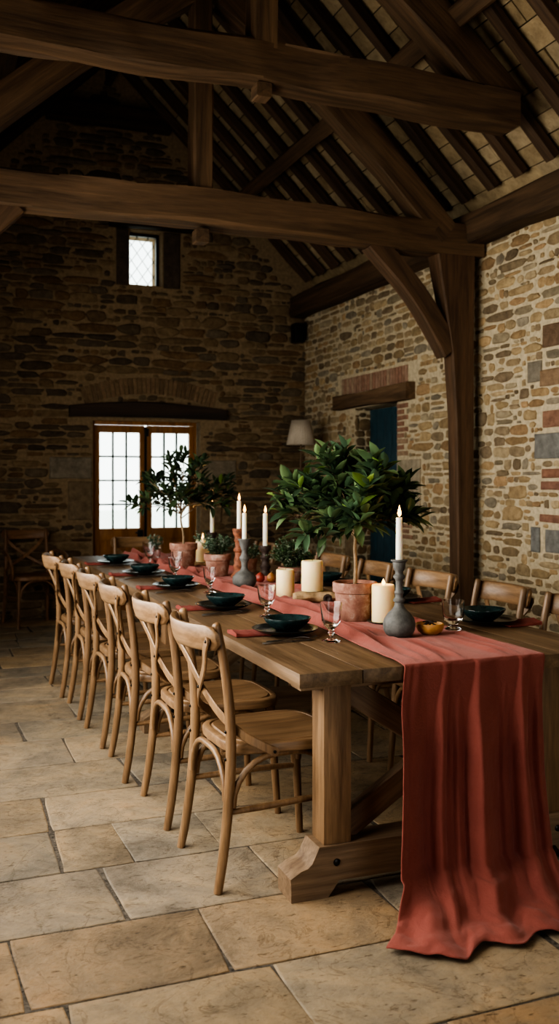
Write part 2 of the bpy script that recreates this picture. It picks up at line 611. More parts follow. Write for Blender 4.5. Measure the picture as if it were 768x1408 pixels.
def rubble(mb, to3, s0, s1, z0, z1, skip, pitch_w, pitch_h, pal, relief, gap, seed, bright=1.0, top=None, occ=None):
    rnd = random.Random(seed)
    bounds = []
    z = z0
    while z < z1:
        bounds.append(z)
        z += rnd.uniform(pitch_h[0], pitch_h[1])
    bounds.append(z)

    def bz(i, s):
        return bounds[i] + 0.022 * nz(s * 1.3 + i * 3.1, i * 5.7 + seed) + 0.012 * nz(s * 5 + i * 1.7, seed)

    for i in range(len(bounds) - 1):
        s = s0 - rnd.random() * 0.2
        while s < s1:
            w = rnd.uniform(pitch_w[0], pitch_w[1])
            if rnd.random() < 0.16:
                w *= 1.5
            a, b = s, s + w
            s = b
            c0 = (a + b) / 2
            lo, hi = bz(i, c0), bz(i + 1, c0)
            cells = [(a, b, lo, hi)]
            if hi - lo > 0.085 and rnd.random() < 0.28:
                mid = lerp(lo, hi, rnd.uniform(0.4, 0.6))
                cells = [(a, b, lo, mid), (a, b, mid, hi)]
                if rnd.random() < 0.5:
                    xm = lerp(a, b, rnd.uniform(0.35, 0.65))
                    cells = [(a, b, lo, mid), (a, xm, mid, hi), (xm, b, mid, hi)]
            elif rnd.random() < 0.1 and i + 2 < len(bounds):
                hi = hi + 0.02
                cells = [(a, b, lo, hi)]
            for (ca, cb, cl, ch) in cells:
                g = gap * rnd.uniform(0.45, 1.35)
                ca2, cb2, cl2, ch2 = ca + g, cb - g, cl + g * 0.8, ch - g * 0.8
                if cb2 - ca2 < 0.03 or ch2 - cl2 < 0.015 or rnd.random() < 0.02:
                    continue
                if any(cb2 > r[0] and ca2 < r[1] and ch2 > r[2] and cl2 < r[3] for r in skip):
                    continue
                if top and ch2 > min(top(ca2), top(cb2)):
                    continue
                if cb2 < s0 or ca2 > s1 or ca2 < s0 or cb2 > s1:
                    ca2, cb2 = max(ca2, s0), min(cb2, s1)
                    if cb2 - ca2 < 0.03:
                        continue
                if occ is not None:
                    if occ.hit((ca2, cb2, cl2, ch2)):
                        continue
                    occ.put((ca2, cb2, cl2, ch2))
                mx, mz = (ca2 + cb2) / 2, (cl2 + ch2) / 2
                hw, hh = (cb2 - ca2) / 2, (ch2 - cl2) / 2
                n = 12
                e = rnd.uniform(2.4, 5.0)
                q = rnd.random() * 50
                pts = []
                slant = rnd.uniform(-0.18, 0.18)
                for k in range(n):
                    t = 2 * PI * (k + 0.5) / n
                    cx, sx = math.cos(t), math.sin(t)
                    r = (abs(cx) ** e + abs(sx) ** e) ** (-1 / e)
                    r *= 1 + 0.30 * nz(q + cx * 1.4, q + sx * 1.4) + 0.12 * nz(q + cx * 3, q + sx * 3)
                    r *= 1 + rnd.uniform(-0.07, 0.07)
                    pts.append((cx * r * hw + slant * sx * hh, sx * r * hh))
                k = rnd.uniform(0.74, 1.15) * bright
                base = rnd.choice(pal)
                col = tuple(v * k for v in base)
                h = relief * rnd.uniform(0.5, 1.3)
                tx, tz = rnd.uniform(-0.3, 0.3) * h, rnd.uniform(-0.3, 0.3) * h

                def ring(sc, d):
                    return [to3(mx + p[0] * sc, mz + p[1] * sc, d + tx * p[0] / hw + tz * p[1] / hh if d > 0 else d) for p in pts]
                f = min(1, 0.02 / min(hw, hh))
                mb.rings([ring(1.03, -0.004), ring(1.0, h * 0.55), ring(1 - f * 0.28, h * 0.92), ring(1 - f * 0.62, h * (1 + 0.12 * rnd.random()))], col, 1, False, True)


def blockstone(mb, to3, r, col, h=0.02):
    a, b, c, d = r
    pts = []
    for (x0, z0, x1, z1) in ((a, c, b, c), (b, c, b, d), (b, d, a, d), (a, d, a, c)):
        for k in range(4):
            t = k / 4
            pts.append((lerp(x0, x1, t), lerp(z0, z1, t)))
    mx, mz = (a + b) / 2, (c + d) / 2
    q = random.random() * 40

    def ring(ins, dd):
        o = []
        for (px, pz) in pts:
            sx, sz = px - mx, pz - mz
            hx, hz = (b - a) / 2, (d - c) / 2
            wv = 0.004 * nz(px * 9 + q, pz * 9)
            o.append(to3(mx + sx * (1 - ins / hx) + wv, mz + sz * (1 - ins / hz) + wv, dd))
        return o
    mb.rings([ring(0.004, -0.004), ring(0.004, h * 0.6), ring(0.01, h * 0.95), ring(0.02, h)], col, 1, False, True)


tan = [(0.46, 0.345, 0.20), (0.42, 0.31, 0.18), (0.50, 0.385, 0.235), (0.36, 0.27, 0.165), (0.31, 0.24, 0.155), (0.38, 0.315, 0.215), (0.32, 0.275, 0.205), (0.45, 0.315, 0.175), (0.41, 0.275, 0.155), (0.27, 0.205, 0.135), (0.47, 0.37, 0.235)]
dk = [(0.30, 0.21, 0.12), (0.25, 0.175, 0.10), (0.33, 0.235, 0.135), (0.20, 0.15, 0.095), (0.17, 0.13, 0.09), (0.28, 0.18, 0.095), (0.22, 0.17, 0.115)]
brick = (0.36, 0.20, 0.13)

# gable wall ------------------------------------------------
far_door = (1.70, 2.82, 0.0, 1.95)
far_win = (2.07, 2.41, 3.34, 3.90)
wf = MB()
TH = 0.45


def fbox(x0, x1, z0, z1, mi=0):
    wf.box(((x0 + x1) / 2, YF + TH / 2, (z0 + z1) / 2), (x1 - x0, TH, z1 - z0), (1, 1, 1), mi)


fbox(XL - 0.3, far_door[0], 0, 3.34)
fbox(far_door[1], XR + 0.3, 0, 3.34)
fbox(far_door[0], far_door[1], far_door[3], 3.34)
# gable triangle with the window cut out, as prisms
def fprism(poly):
    n = len(poly)
    vs = [(p[0], YF, p[1]) for p in poly] + [(p[0], YF + TH, p[1]) for p in poly]
    fs = [tuple(range(n)), tuple(range(2 * n - 1, n - 1, -1))] + [(i, (i + 1) % n, n + (i + 1) % n, n + i) for i in range(n)]
    wf.add(vs, fs, smooth=False)
fprism([(XL - 0.3, 3.34), (far_win[0], 3.34), (far_win[0], roof_z(far_win[0]) + 0.2), (XC, ZR + 0.2), (XL - 0.3, 3.34 + 0.2)])
fprism([(far_win[1], 3.34), (XR + 0.3, 3.34), (XR + 0.3, 3.5), (far_win[1], roof_z(far_win[1]) + 0.2)])
fprism([(far_win[0], far_win[3]), (far_win[1], far_win[3]), (far_win[1], roof_z(far_win[1]) + 0.2), (far_win[0], roof_z(far_win[0]) + 0.2)])
fto3 = lambda s, z, d: (s, YF - d, z)
fblocks = [((1.27, 1.69, 1.36, 1.58), (0.27, 0.235, 0.18)), ((2.84, 3.21, 1.34, 1.56), (0.27, 0.225, 0.165)), ((1.93, 2.06, 3.32, 3.9), (0.10, 0.075, 0.055)), ((2.42, 2.6, 3.32, 3.9), (0.10, 0.075, 0.055)),
           ((1.45, 1.69, 0.95, 1.34), (0.24, 0.18, 0.115)), ((2.84, 3.05, 0.9, 1.32), (0.26, 0.19, 0.12))]
# shallow arch of upright bricks over the door lintel
arch = []
na = 30
for k in range(na):
    t = (k + 0.5) / na
    xx = lerp(1.62, 2.95, t)
    zz = 2.10 + 0.13 * (1 - (2 * t - 1) ** 2)
    arch.append((xx, zz))
askip = [(1.55, 3.02, 1.93, 2.36)]
occ_f = Occ()
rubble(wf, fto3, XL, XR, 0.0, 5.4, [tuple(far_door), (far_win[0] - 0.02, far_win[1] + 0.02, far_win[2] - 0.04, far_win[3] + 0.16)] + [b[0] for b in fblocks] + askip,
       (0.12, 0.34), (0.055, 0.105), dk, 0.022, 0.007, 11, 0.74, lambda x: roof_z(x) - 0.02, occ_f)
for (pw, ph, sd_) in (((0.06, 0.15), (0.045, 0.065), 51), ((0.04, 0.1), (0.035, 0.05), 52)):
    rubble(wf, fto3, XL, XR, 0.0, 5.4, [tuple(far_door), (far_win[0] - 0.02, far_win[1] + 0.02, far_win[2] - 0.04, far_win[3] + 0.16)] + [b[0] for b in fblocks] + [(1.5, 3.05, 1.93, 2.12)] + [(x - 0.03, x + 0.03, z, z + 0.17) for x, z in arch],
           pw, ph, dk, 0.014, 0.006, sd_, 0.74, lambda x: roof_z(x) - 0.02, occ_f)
for r, c in fblocks:
    blockstone(wf, fto3, r, c, 0.022)
for (xx, zz) in arch:
    c = random.choice([(0.27, 0.185, 0.11), (0.30, 0.20, 0.12), (0.22, 0.15, 0.09)])
    sl = (xx - 2.28) * 0.16
    wq = 0.0178
    q = [(xx - wq, zz), (xx + wq, zz), (xx + wq + sl * 0.55, zz + 0.165), (xx - wq + sl * 0.55, zz + 0.165)]
    mxx, mzz = sum(p[0] for p in q) / 4, sum(p[1] for p in q) / 4
    rr = lambda s, d: [fto3(mxx + (p[0] - mxx) * s, mzz + (p[1] - mzz) * s, d) for p in q]
    wf.rings([rr(1, -0.004), rr(1, 0.012), rr(0.85, 0.018)], c, 1, False, True)
rubble(wf, fto3, 1.5, 3.05, 2.43, 2.46, [], (0.1, 0.2), (0.06, 0.07), dk, 0.02, 0.006, 5)
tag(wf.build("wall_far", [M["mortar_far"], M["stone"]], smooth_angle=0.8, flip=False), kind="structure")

# side wall with the blue door --------------------------------
sd = (7.40, 8.26, 0.0, 2.04)
wr = MB()
def rbox(y0, y1, z0, z1):
    wr.box((XR + TH / 2, (y0 + y1) / 2, (z0 + z1) / 2), (TH, y1 - y0, z1 - z0))
rbox(YN - 0.3, sd[0], 0, 3.34)
rbox(sd[1], YF + 0.4, 0, 3.34)
rbox(sd[0], sd[1], sd[3], 3.34)
wr.box((XR + 0.32, (sd[0] + sd[1]) / 2, 1.02), (0.2, sd[1] - sd[0] + 0.1, 2.2))
rto3 = lambda s, z, d: (XR - d, s, z)
grey = (0.25, 0.245, 0.225)
rblocks = [((6.98, 7.39, 1.12, 1.53), (0.42, 0.36, 0.265)), ((5.05, 5.42, 1.49, 1.67), grey), ((5.02, 5.3, 0.86, 1.02), grey), ((5.0, 5.33, 2.24, 2.40), (0.20, 0.135, 0.09)), ((5.0, 5.36, 1.98, 2.1), (0.32, 0.22, 0.14)),
           ((5.34, 5.5, 2.02, 2.17), (0.27, 0.24, 0.19)), ((4.8, 5.34, 1.36, 1.43), (0.32, 0.17, 0.115)), ((4.9, 5.35, 1.28, 1.345), (0.30, 0.165, 0.12)), ((4.9, 5.33, 1.70, 1.82), (0.33, 0.19, 0.13)),
           ((5.36, 5.46, 0.85, 1.03), (0.24, 0.24, 0.225)), ((4.9, 5.36, 1.06, 1.12), (0.31, 0.17, 0.12)), ((8.28, 8.5, 1.2, 1.5), (0.34, 0.25, 0.16)), ((8.28, 8.46, 0.6, 0.95), (0.32, 0.235, 0.15))]
for k in range(6):  # brick jamb under and over the pale block
    z = 0.84 + k * 0.046
    rblocks.append(((7.12 + 0.06 * (k % 2), 7.39, z, z + 0.04), random.choice([(0.38, 0.235, 0.165), (0.35, 0.20, 0.14), (0.41, 0.27, 0.19)])))
for k in range(9):
    z = 1.56 + k * 0.052
    rblocks.append(((7.2 + 0.07 * (k % 2), 7.39, z, z + 0.045), random.choice([(0.38, 0.235, 0.165), (0.35, 0.20, 0.14), (0.40, 0.28, 0.19)])))
occ_r = Occ()
rubble(wr, rto3, 3.2, YF, 0.0, 3.3, [tuple(sd), (7.05, 8.62, 2.02, 2.36)] + [b[0] for b in rblocks], (0.085, 0.24), (0.05, 0.098), tan, 0.013, 0.0125, 23, 1.0, None, occ_r)
for (pw, ph, sd_) in (((0.05, 0.12), (0.045, 0.06), 31), ((0.04, 0.09), (0.035, 0.05), 32), ((0.035, 0.07), (0.03, 0.04), 33)):
    rubble(wr, rto3, 3.2, YF, 0.0, 3.3, [tuple(sd), (7.05, 8.62, 2.02, 2.36)] + [b[0] for b in rblocks], pw, ph, tan, 0.01, 0.006, sd_, 1.0, None, occ_r)
for r, c in rblocks:
    blockstone(wr, rto3, r, c, 0.016)
for k in range(24):  # soldier course over the lintel
    y0 = 7.2 + k * 0.056
    c = random.choice([(0.40, 0.26, 0.19), (0.36, 0.21, 0.15), (0.43, 0.31, 0.22), (0.38, 0.24, 0.17)])
    blockstone(wr, rto3, (y0, y0 + 0.05, 2.185, 2.35), c, 0.014)
# stone reveals of the blue doorway
occ_d = Occ()
for (pw, ph, sd_) in (((0.1, 0.17), (0.06, 0.1), 41), ((0.04, 0.08), (0.03, 0.05), 42)):
    rubble(wr, lambda q, z, d: (XR + q, sd[1] - d, z), 0.005, 0.19, 0.0, 2.03, [], pw, ph, dk, 0.012, 0.006, sd_, 0.9, None, occ_d)
tag(wr.build("wall_right", [M["mortar"], M["stone"]], smooth_angle=0.8, flip=False), kind="structure")

# window side wall (openings give the daylight) and the wall behind
wl = MB()
ops = [(1.95, 4.55, 0.75, 2.55), (4.75, 6.75, 0.8, 2.3)]
def lbox(y0, y1, z0, z1):
    wl.box((XL - 0.15, (y0 + y1) / 2, (z0 + z1) / 2), (0.3, y1 - y0, z1 - z0))
prev = YN - 0.3
for (a, b, c, d) in ops:
    lbox(prev, a, 0, 3.34)
    lbox(a, b, 0, c)
    lbox(a, b, d, 3.34)
    prev = b
lbox(prev, YF + 0.4, 0, 3.34)
tag(wl.build("wall_left", M["plaster"], flip=False), kind="structure")
wn = MB()
def nbox(x0, x1, z0, z1):
    wn.box(((x0 + x1) / 2, YN - 0.15, (z0 + z1) / 2), (x1 - x0, 0.3, z1 - z0))
nbox(XL, 0.6, 0, 3.4)
nbox(2.6, XR, 0, 3.4)
nbox(0.6, 2.6, 2.4, 3.4)  # opening left for the added fill lamp
wn.add([(XL, YN, 3.4), (XR, YN, 3.4), (XC, YN, ZR + 0.2)], [(0, 1, 2)], smooth=False)
tag(wn.build("wall_near", M["plaster"], flip=False), kind="structure")

# ------------------------------------------------------------------ roof boards
cl = MB()
rr = random.Random(4)
for side in (1, -1):
    xe = XR if side > 0 else XL
    L = math.hypot(XR - XC, ZR - ZP) + 0.12
    dx, dz = (XC - xe) / (L - 0.12), (ZR - ZP) / (L - 0.12)
    nx, nzz = -dz * (1 if side > 0 else -1) * -1, abs(dx)
    off = 0.158
    u = -0.18
    while u < L:
        w = rr.uniform(0.13, 0.19)
        yy = 2.0 - rr.random()
        while yy < YF:
            ln = rr.uniform(0.5, 1.3)
            y2 = min(yy + ln, YF)
            k = rr.uniform(0.75, 1.15)
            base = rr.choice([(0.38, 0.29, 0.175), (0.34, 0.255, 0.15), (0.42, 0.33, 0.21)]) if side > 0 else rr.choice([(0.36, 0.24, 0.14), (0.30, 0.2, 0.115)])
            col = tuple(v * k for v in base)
            g = 0.004
            P = lambda uu, yv, o: (xe + dx * uu + (abs(dz)) * o * (1 if side > 0 else -1), yv, ZP + dz * uu + abs(dx) * o)
            ja = rr.uniform(0, 0.012)
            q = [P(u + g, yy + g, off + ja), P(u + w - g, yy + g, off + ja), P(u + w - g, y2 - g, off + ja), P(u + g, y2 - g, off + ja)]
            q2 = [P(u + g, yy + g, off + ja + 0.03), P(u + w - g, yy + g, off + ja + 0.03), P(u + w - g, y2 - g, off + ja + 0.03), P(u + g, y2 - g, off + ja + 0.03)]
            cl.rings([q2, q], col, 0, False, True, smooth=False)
            yy = y2
        u += w
    # outer covering
    q = [P(-0.5, YN - 0.5, off + 0.045), P(L, YN - 0.5, off + 0.045), P(L, YF + 0.5, off + 0.045), P(-0.5, YF + 0.5, off + 0.045)]
    cl.add(q, [(0, 1, 2, 3)], (0.06, 0.045, 0.03), 0, False)
tag(cl.build("ceiling", M["board"], flip=False), kind="structure")

# ------------------------------------------------------------------ roof timbers
ordn = ["nearest the gable wall", "second from the gable wall", "third from the gable wall", "fourth from the gable wall", "fifth from the gable wall", "sixth from the gable wall", "seventh from the gable wall",
        "eighth from the gable wall", "ninth from the gable wall", "tenth from the gable wall", "eleventh from the gable wall", "twelfth from the gable wall", "thirteenth from the gable wall",
        "fourteenth from the gable wall", "fifteenth from the gable wall", "sixteenth from the gable wall"]
for i in range(15):
    yv = 9.34 - i * 0.345
    if yv > 4.45:
        nrm = V((SL, 0, 1)).normalized()
        o = beam("rafter", M["rafter"], (XR - 0.02, yv, ZP + 0.155), (XC + 0.03, yv + random.uniform(-0.02, 0.02), ZR + 0.115), 0.085, 0.068, nrm, None, 8, 0.014)
        tag(o, "oak rafter on the pale-boarded roof slope, " + ordn[i], "rafter", "rafters over the blue door")
for i in range(14):
    yv = 9.34 - i * 0.3
    if yv > 5.2:
        nrm = V((-SL, 0, 1)).normalized()
        o = beam("rafter", M["rafter"], (XL + 0.02, yv, ZP + 0.155), (XC - 0.03, yv + random.uniform(-0.02, 0.02), ZR + 0.115), 0.085, 0.075, nrm, None, 8, 0.014)
        tag(o, "dark rafter on the shadowed roof slope, " + ordn[i], "rafter", "rafters on the shadowed slope")
tag(beam("ridge_board", M["rafter"], (XC, YN, ZR - 0.02), (XC, YF - 0.02, ZR - 0.02), 0.05, 0.2), "dark ridge board where both roof slopes meet", "ridge beam")
tag(beam("wall_plate", M["oak_beam"], (XR - 0.09, YN, 3.215), (XR - 0.09, YF - 0.01, 3.215), 0.18, 0.22, seg=30, wob=0.02), "long oak wall plate along the top of the stone wall with the blue door", "wall plate")
tag(beam("wall_plate", M["oak_beam"], (XL + 0.09, YN, 3.215), (XL + 0.09, YF - 0.01, 3.215), 0.18, 0.22, seg=30, wob=0.02), "oak wall plate under the shadowed roof slope", "wall plate")
nrm = V((SL, 0, 1)).normalized()
tag(beam("purlin", M["oak_beam"], (3.12, YN, 4.2), (3.12, YF - 0.01, 4.2), 0.13, 0.15, nrm, seg=30, wob=0.02), "long oak purlin crossing beneath the rafters of the pale-boarded slope", "purlin")
nrm = V((-SL, 0, 1)).normalized()
tag(beam("purlin", M["oak_beam"], (0.58, YN, 4.2), (0.58, YF - 0.01, 4.2), 0.13, 0.15, nrm, seg=30, wob=0.02), "oak purlin beneath the rafters of the shadowed slope", "purlin")
tag(beam("collar_beam", M["rafter"], (XC - 0.62, YF - 0.1, 4.98), (XC + 0.62, YF - 0.1, 4.98), 0.12, 0.2), "short dark collar beam across the top of the stone gable", "collar beam")

# tie-beam truss
ty = 6.1
t2 = thing("roof_truss", (XC, ty, 3.02), "oak roof truss whose tie beam rests on the jowled wall post", "roof truss")
beam("tie_beam", M["oak_beam"], (XL + 0.02, ty, 3.15), (XR - 0.03, ty, 3.12), 0.2, 0.23, parent=t2, seg=26, wob=0.03, curve=lambda t: 0.025 * math.sin(PI * t))
beam("king_post", M["oak_beam"], (1.81, ty, 3.24), (1.81, ty, ZR - 0.05), 0.16, 0.13, (1, 0, 0), t2, 10, 0.012)
for s in (1, -1):
    f = lambda x: XC + s * (x - XC)
    beam("principal_rafter", M["oak_beam"], (f(3.68), ty, 3.16), (f(1.98), ty, 4.62), 0.16, 0.21, (0, 0, 1), t2, 14, 0.02, lambda t: 0.07 * math.sin(PI * t))
    beam("brace", M["oak_post"], (f(3.72), ty, 2.30), (f(3.10), ty, 3.06), 0.13, 0.15, (-s, 0, 0.6), t2, 10, 0.01, lambda t: -0.04 * math.sin(PI * t))
beam("peg_block", M["oak_beam"], (1.81, ty - 0.05, 2.98), (1.81, ty + 0.05, 2.98), 0.09, 0.09, parent=t2, seg=3, wob=0.004)
# wall post: jowled at the top
jw = MB()
rs = []
for (z, x0, hy) in ((0.0, 3.775, 0.066), (0.9, 3.77, 0.063), (1.8, 3.755, 0.063), (2.3, 3.72, 0.066), (2.65, 3.66, 0.07), (2.9, 3.61, 0.078), (3.03, 3.59, 0.08)):
    x1 = 3.905
    rs.append([(x0 + 0.01, ty - hy, z), (x1, ty - hy, z), (x1, ty + hy, z), (x0 + 0.01, ty + hy, z), (x0, ty + hy - 0.01, z), (x0, ty - hy + 0.01, z)])
jw.rings(rs)
M["jowl"] = wood("post_oak", (0.07, 0.037, 0.018), (0.2, 0.11, 0.058), "Z", 16, 0.7, 0.6)
tag(jw.build("wall_post", M["jowl"], smooth_angle=0.4), "tall oak post with flared head against the stone wall beside the blue door", "wall post")
jw2 = MB()
jw2.rings([[(XC * 2 - p[0], p[1], p[2]) for p in r] for r in rs])
tag(jw2.build("wall_post", M["jowl"], smooth_angle=0.4), "oak wall post opposite the blue door wall under the tie beam", "wall post")

# raised collar truss, nearer
cy_ = 5.05
t1 = thing("roof_truss", (XC, cy_, 3.57), "nearer oak roof truss with its cross beam ending on the pale roof slope", "roof truss")
beam("collar_beam", M["oak_beam"], (0.14, cy_, 3.70), (3.54, cy_, 3.66), 0.2, 0.225, parent=t1, seg=26, wob=0.03, curve=lambda t: 0.02 * math.sin(PI * t))
beam("king_post", M["oak_beam"], (1.86, cy_, 3.78), (1.86, cy_, ZR - 0.05), 0.17, 0.15, (1, 0, 0), t1, 10, 0.012)
for s in (1, -1):
    f = lambda x: XC + s * (x - XC)
    beam("principal_rafter", M["oak_beam"], (f(3.50), cy_, 3.68), (f(1.98), cy_, 4.86), 0.18, 0.25, (0, 0, 1), t1, 14, 0.02, lambda t: 0.05 * math.sin(PI * t))
beam("peg_block", M["oak_beam"], (1.86, cy_ - 0.05, 3.555), (1.86, cy_ + 0.05, 3.555), 0.09, 0.08, parent=t1, seg=3, wob=0.004)

# lintels
def trim(n, o):
    o.name = "trim_%d" % n
    return tag(o, kind="structure")
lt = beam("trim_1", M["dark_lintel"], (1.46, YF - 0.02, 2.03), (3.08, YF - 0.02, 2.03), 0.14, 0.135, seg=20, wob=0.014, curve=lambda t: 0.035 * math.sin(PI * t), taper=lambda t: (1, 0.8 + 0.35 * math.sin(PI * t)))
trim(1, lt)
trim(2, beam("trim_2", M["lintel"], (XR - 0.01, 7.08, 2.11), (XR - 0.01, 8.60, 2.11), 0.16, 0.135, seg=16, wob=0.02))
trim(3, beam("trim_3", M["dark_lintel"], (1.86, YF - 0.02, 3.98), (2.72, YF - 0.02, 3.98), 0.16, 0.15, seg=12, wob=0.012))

# ------------------------------------------------------------------ doors and window
d1 = thing("door_1", (2.26, YF + 0.12, 0), None, None)
d1["kind"] = "structure"
yd = 0.0
def dx_(x):
    return x - 2.26
fr = MB()
fr.box((dx_(1.715), yd, 0.975), (0.03, 0.1, 1.95), ch=0.003)
fr.box((dx_(2.784), yd, 0.975), (0.022, 0.1, 1.95), ch=0.003)
fr.box((dx_(2.807), yd, 0.32), (0.026, 0.06, 0.64))
fr.box((dx_(2.255), yd, 1.935), (1.05, 0.1, 0.04), ch=0.003)
fr.build("door_frame", M["door_wood"], d1)
k = MB()
k.box((dx_(2.8075), yd, 1.275), (0.025, 0.004, 1.27))  # narrow glazed slot added to stand in for the daylit door reveal
k.build("lit_reveal_strip", M["pane"], d1)
def leaf(x0, x1, gx0, gx1):
    L = MB()
    zt, gz0, gz1 = 1.91, 0.855, 1.835
    L.box((dx_((x0 + gx0) / 2), yd, zt / 2 + 0.005), (gx0 - x0, 0.05, zt - 0.01), ch=0.002)
    L.box((dx_((gx1 + x1) / 2), yd, zt / 2 + 0.005), (x1 - gx1, 0.05, zt - 0.01), ch=0.002)
    L.box((dx_((gx0 + gx1) / 2), yd, (gz1 + zt) / 2), (gx1 - gx0, 0.048, zt - gz1), ch=0.002)
    L.box((dx_((gx0 + gx1) / 2), yd, gz0 - 0.06), (gx1 - gx0, 0.048, 0.12), ch=0.002)
    L.box((dx_((gx0 + gx1) / 2), yd + 0.008, 0.42), (gx1 - gx0, 0.03, 0.7))
    L.box((dx_((gx0 + gx1) / 2), yd, 0.07), (gx1 - gx0, 0.048, 0.14), ch=0.002)
    lf = L.build("door_leaf", M["door_wood"], d1)
    B = MB()
    for k in (1, 2):
        B.box((dx_(lerp(gx0, gx1, k / 3)), yd, (gz0 + gz1) / 2), (0.017, 0.03, gz1 - gz0))
    for k in (1, 2, 3):
        B.box((dx_((gx0 + gx1) / 2), yd, lerp(gz0, gz1, k / 4)), (gx1 - gx0, 0.028, 0.017))
    B.build("glazing_bar", M["lead"], lf)
    G = MB()
    G.box((dx_((gx0 + gx1) / 2), yd, (gz0 + gz1) / 2), (gx1 - gx0, 0.004, gz1 - gz0))
    G.build("glass_pane", M["pane"], lf)
    return lf
l1 = leaf(1.732, 2.245, 1.785, 2.20)
l2 = leaf(2.275, 2.772, 2.325, 2.725)
k = MB()
k.box((dx_(2.26), yd + 0.01, 0.95), (0.03, 0.04, 1.9))
k.build("meeting_stile", M["black"], d1)
k = MB()
k.box((dx_(2.2), -0.035, 0.80), (0.055, 0.02, 0.075), ch=0.004)
k.tube([(dx_(2.2), -0.045, 0.81), (dx_(2.2), -0.075, 0.81), (dx_(2.14), -0.078, 0.81)], 0.007, 8)
k.build("door_latch", M["black"], l1)
k = MB()
k.box((dx_(2.268), -0.032, 1.84), (0.04, 0.02, 0.08), ch=0.003)
k.build("door_bolt", M["black"], d1)

d2 = thing("door_2", (XR + 0.165, 7.83, 0), None, None)
d2["kind"] = "structure"
k = MB()
for i in range(6):
    w = 0.86 / 6
    k.box((0.02, -0.43 + w * (i + 0.5), 1.02), (0.04, w - 0.005, 2.02), ch=0.003)
k.build("door_leaf", M["teal_door"], d2)
k = MB()
k.tube([(-0.02, -0.33, 1.0), (-0.05, -0.33, 1.0), (-0.052, -0.25, 1.0)], 0.008, 8)
k.build("door_handle", M["black"], d2)

w1 = thing("window_1", (2.24, YF + 0.16, 3.62), None, None)
w1["kind"] = "structure"
k = MB()
for sx in (-1, 1):
    k.box((sx * 0.155, 0, 0), (0.03, 0.04, 0.56))
for sz in (-1, 1):
    k.box((0, 0, sz * 0.265), (0.32, 0.04, 0.03))
k.build("window_frame", M["black"], w1)
k = MB()
for s in (1, -1):
    for i in range(-4, 5):
        # diamond leading clipped to the pane
        c = i * 0.115
        pts = []
        for q in range(41):
            zz = -0.25 + 0.5 * q / 40
            xx = c + s * zz * 0.72
            if abs(xx) < 0.14:
                pts.append((xx, 0, zz))
        if len(pts) > 2:
            k.tube([pts[0], pts[-1]], 0.0035, 6)
k.build("lead_lattice", M["lead"], w1)
k = MB()
k.box((0, 0.006, 0), (0.29, 0.003, 0.52))
k.build("glass_pane", M["pane"], w1)

# ------------------------------------------------------------------ outside
k = MB()
k.box((2, 14, -0.12), (40, 60, 0.1))
tag(k.build("ground", plain("outdoor_gravel", (0.82, 0.83, 0.78), 0.95, 0, 0.1, 3, 0.1)), kind="structure")


# ------------------------------------------------------------------ chairs
def seat_outline(s=1.0, n=40):
    pts = []
    for k in range(n):
        a = 2 * PI * k / n
        cx, sy = math.cos(a), math.sin(a)
        e = 4.2
        r = (abs(cx) ** e + abs(sy) ** e) ** (-1 / e)
        x, y = cx * r * 0.222, sy * r
        w = lerp(0.197, 0.225, (x + 0.222) / 0.444)
        pts.append((x * s, y * w * s))
    return pts


def bent_arch(p0, p1, zl, zt, r):
    """inverted U between two legs just under the seat"""
    a, b = V(p0), V(p1)
    d = b - a
    L = d.length
    d.normalize()
    pts = [a + V((0, 0, zl))]
    R = min(zt - zl - 0.002, L * 0.45)
    for k in range(1, 7):
        t = PI / 2 * k / 6
        pts.append(a + d * (R * (1 - math.cos(t))) + V((0, 0, zt - R + R * math.sin(t))))
    for k in range(6):
        t = PI / 2 * k / 6
        pts.append(b - d * (R * (1 - math.sin(t))) + V((0, 0, zt - R + R * math.cos(t))))
    pts.append(b + V((0, 0, zl)))
    return pts


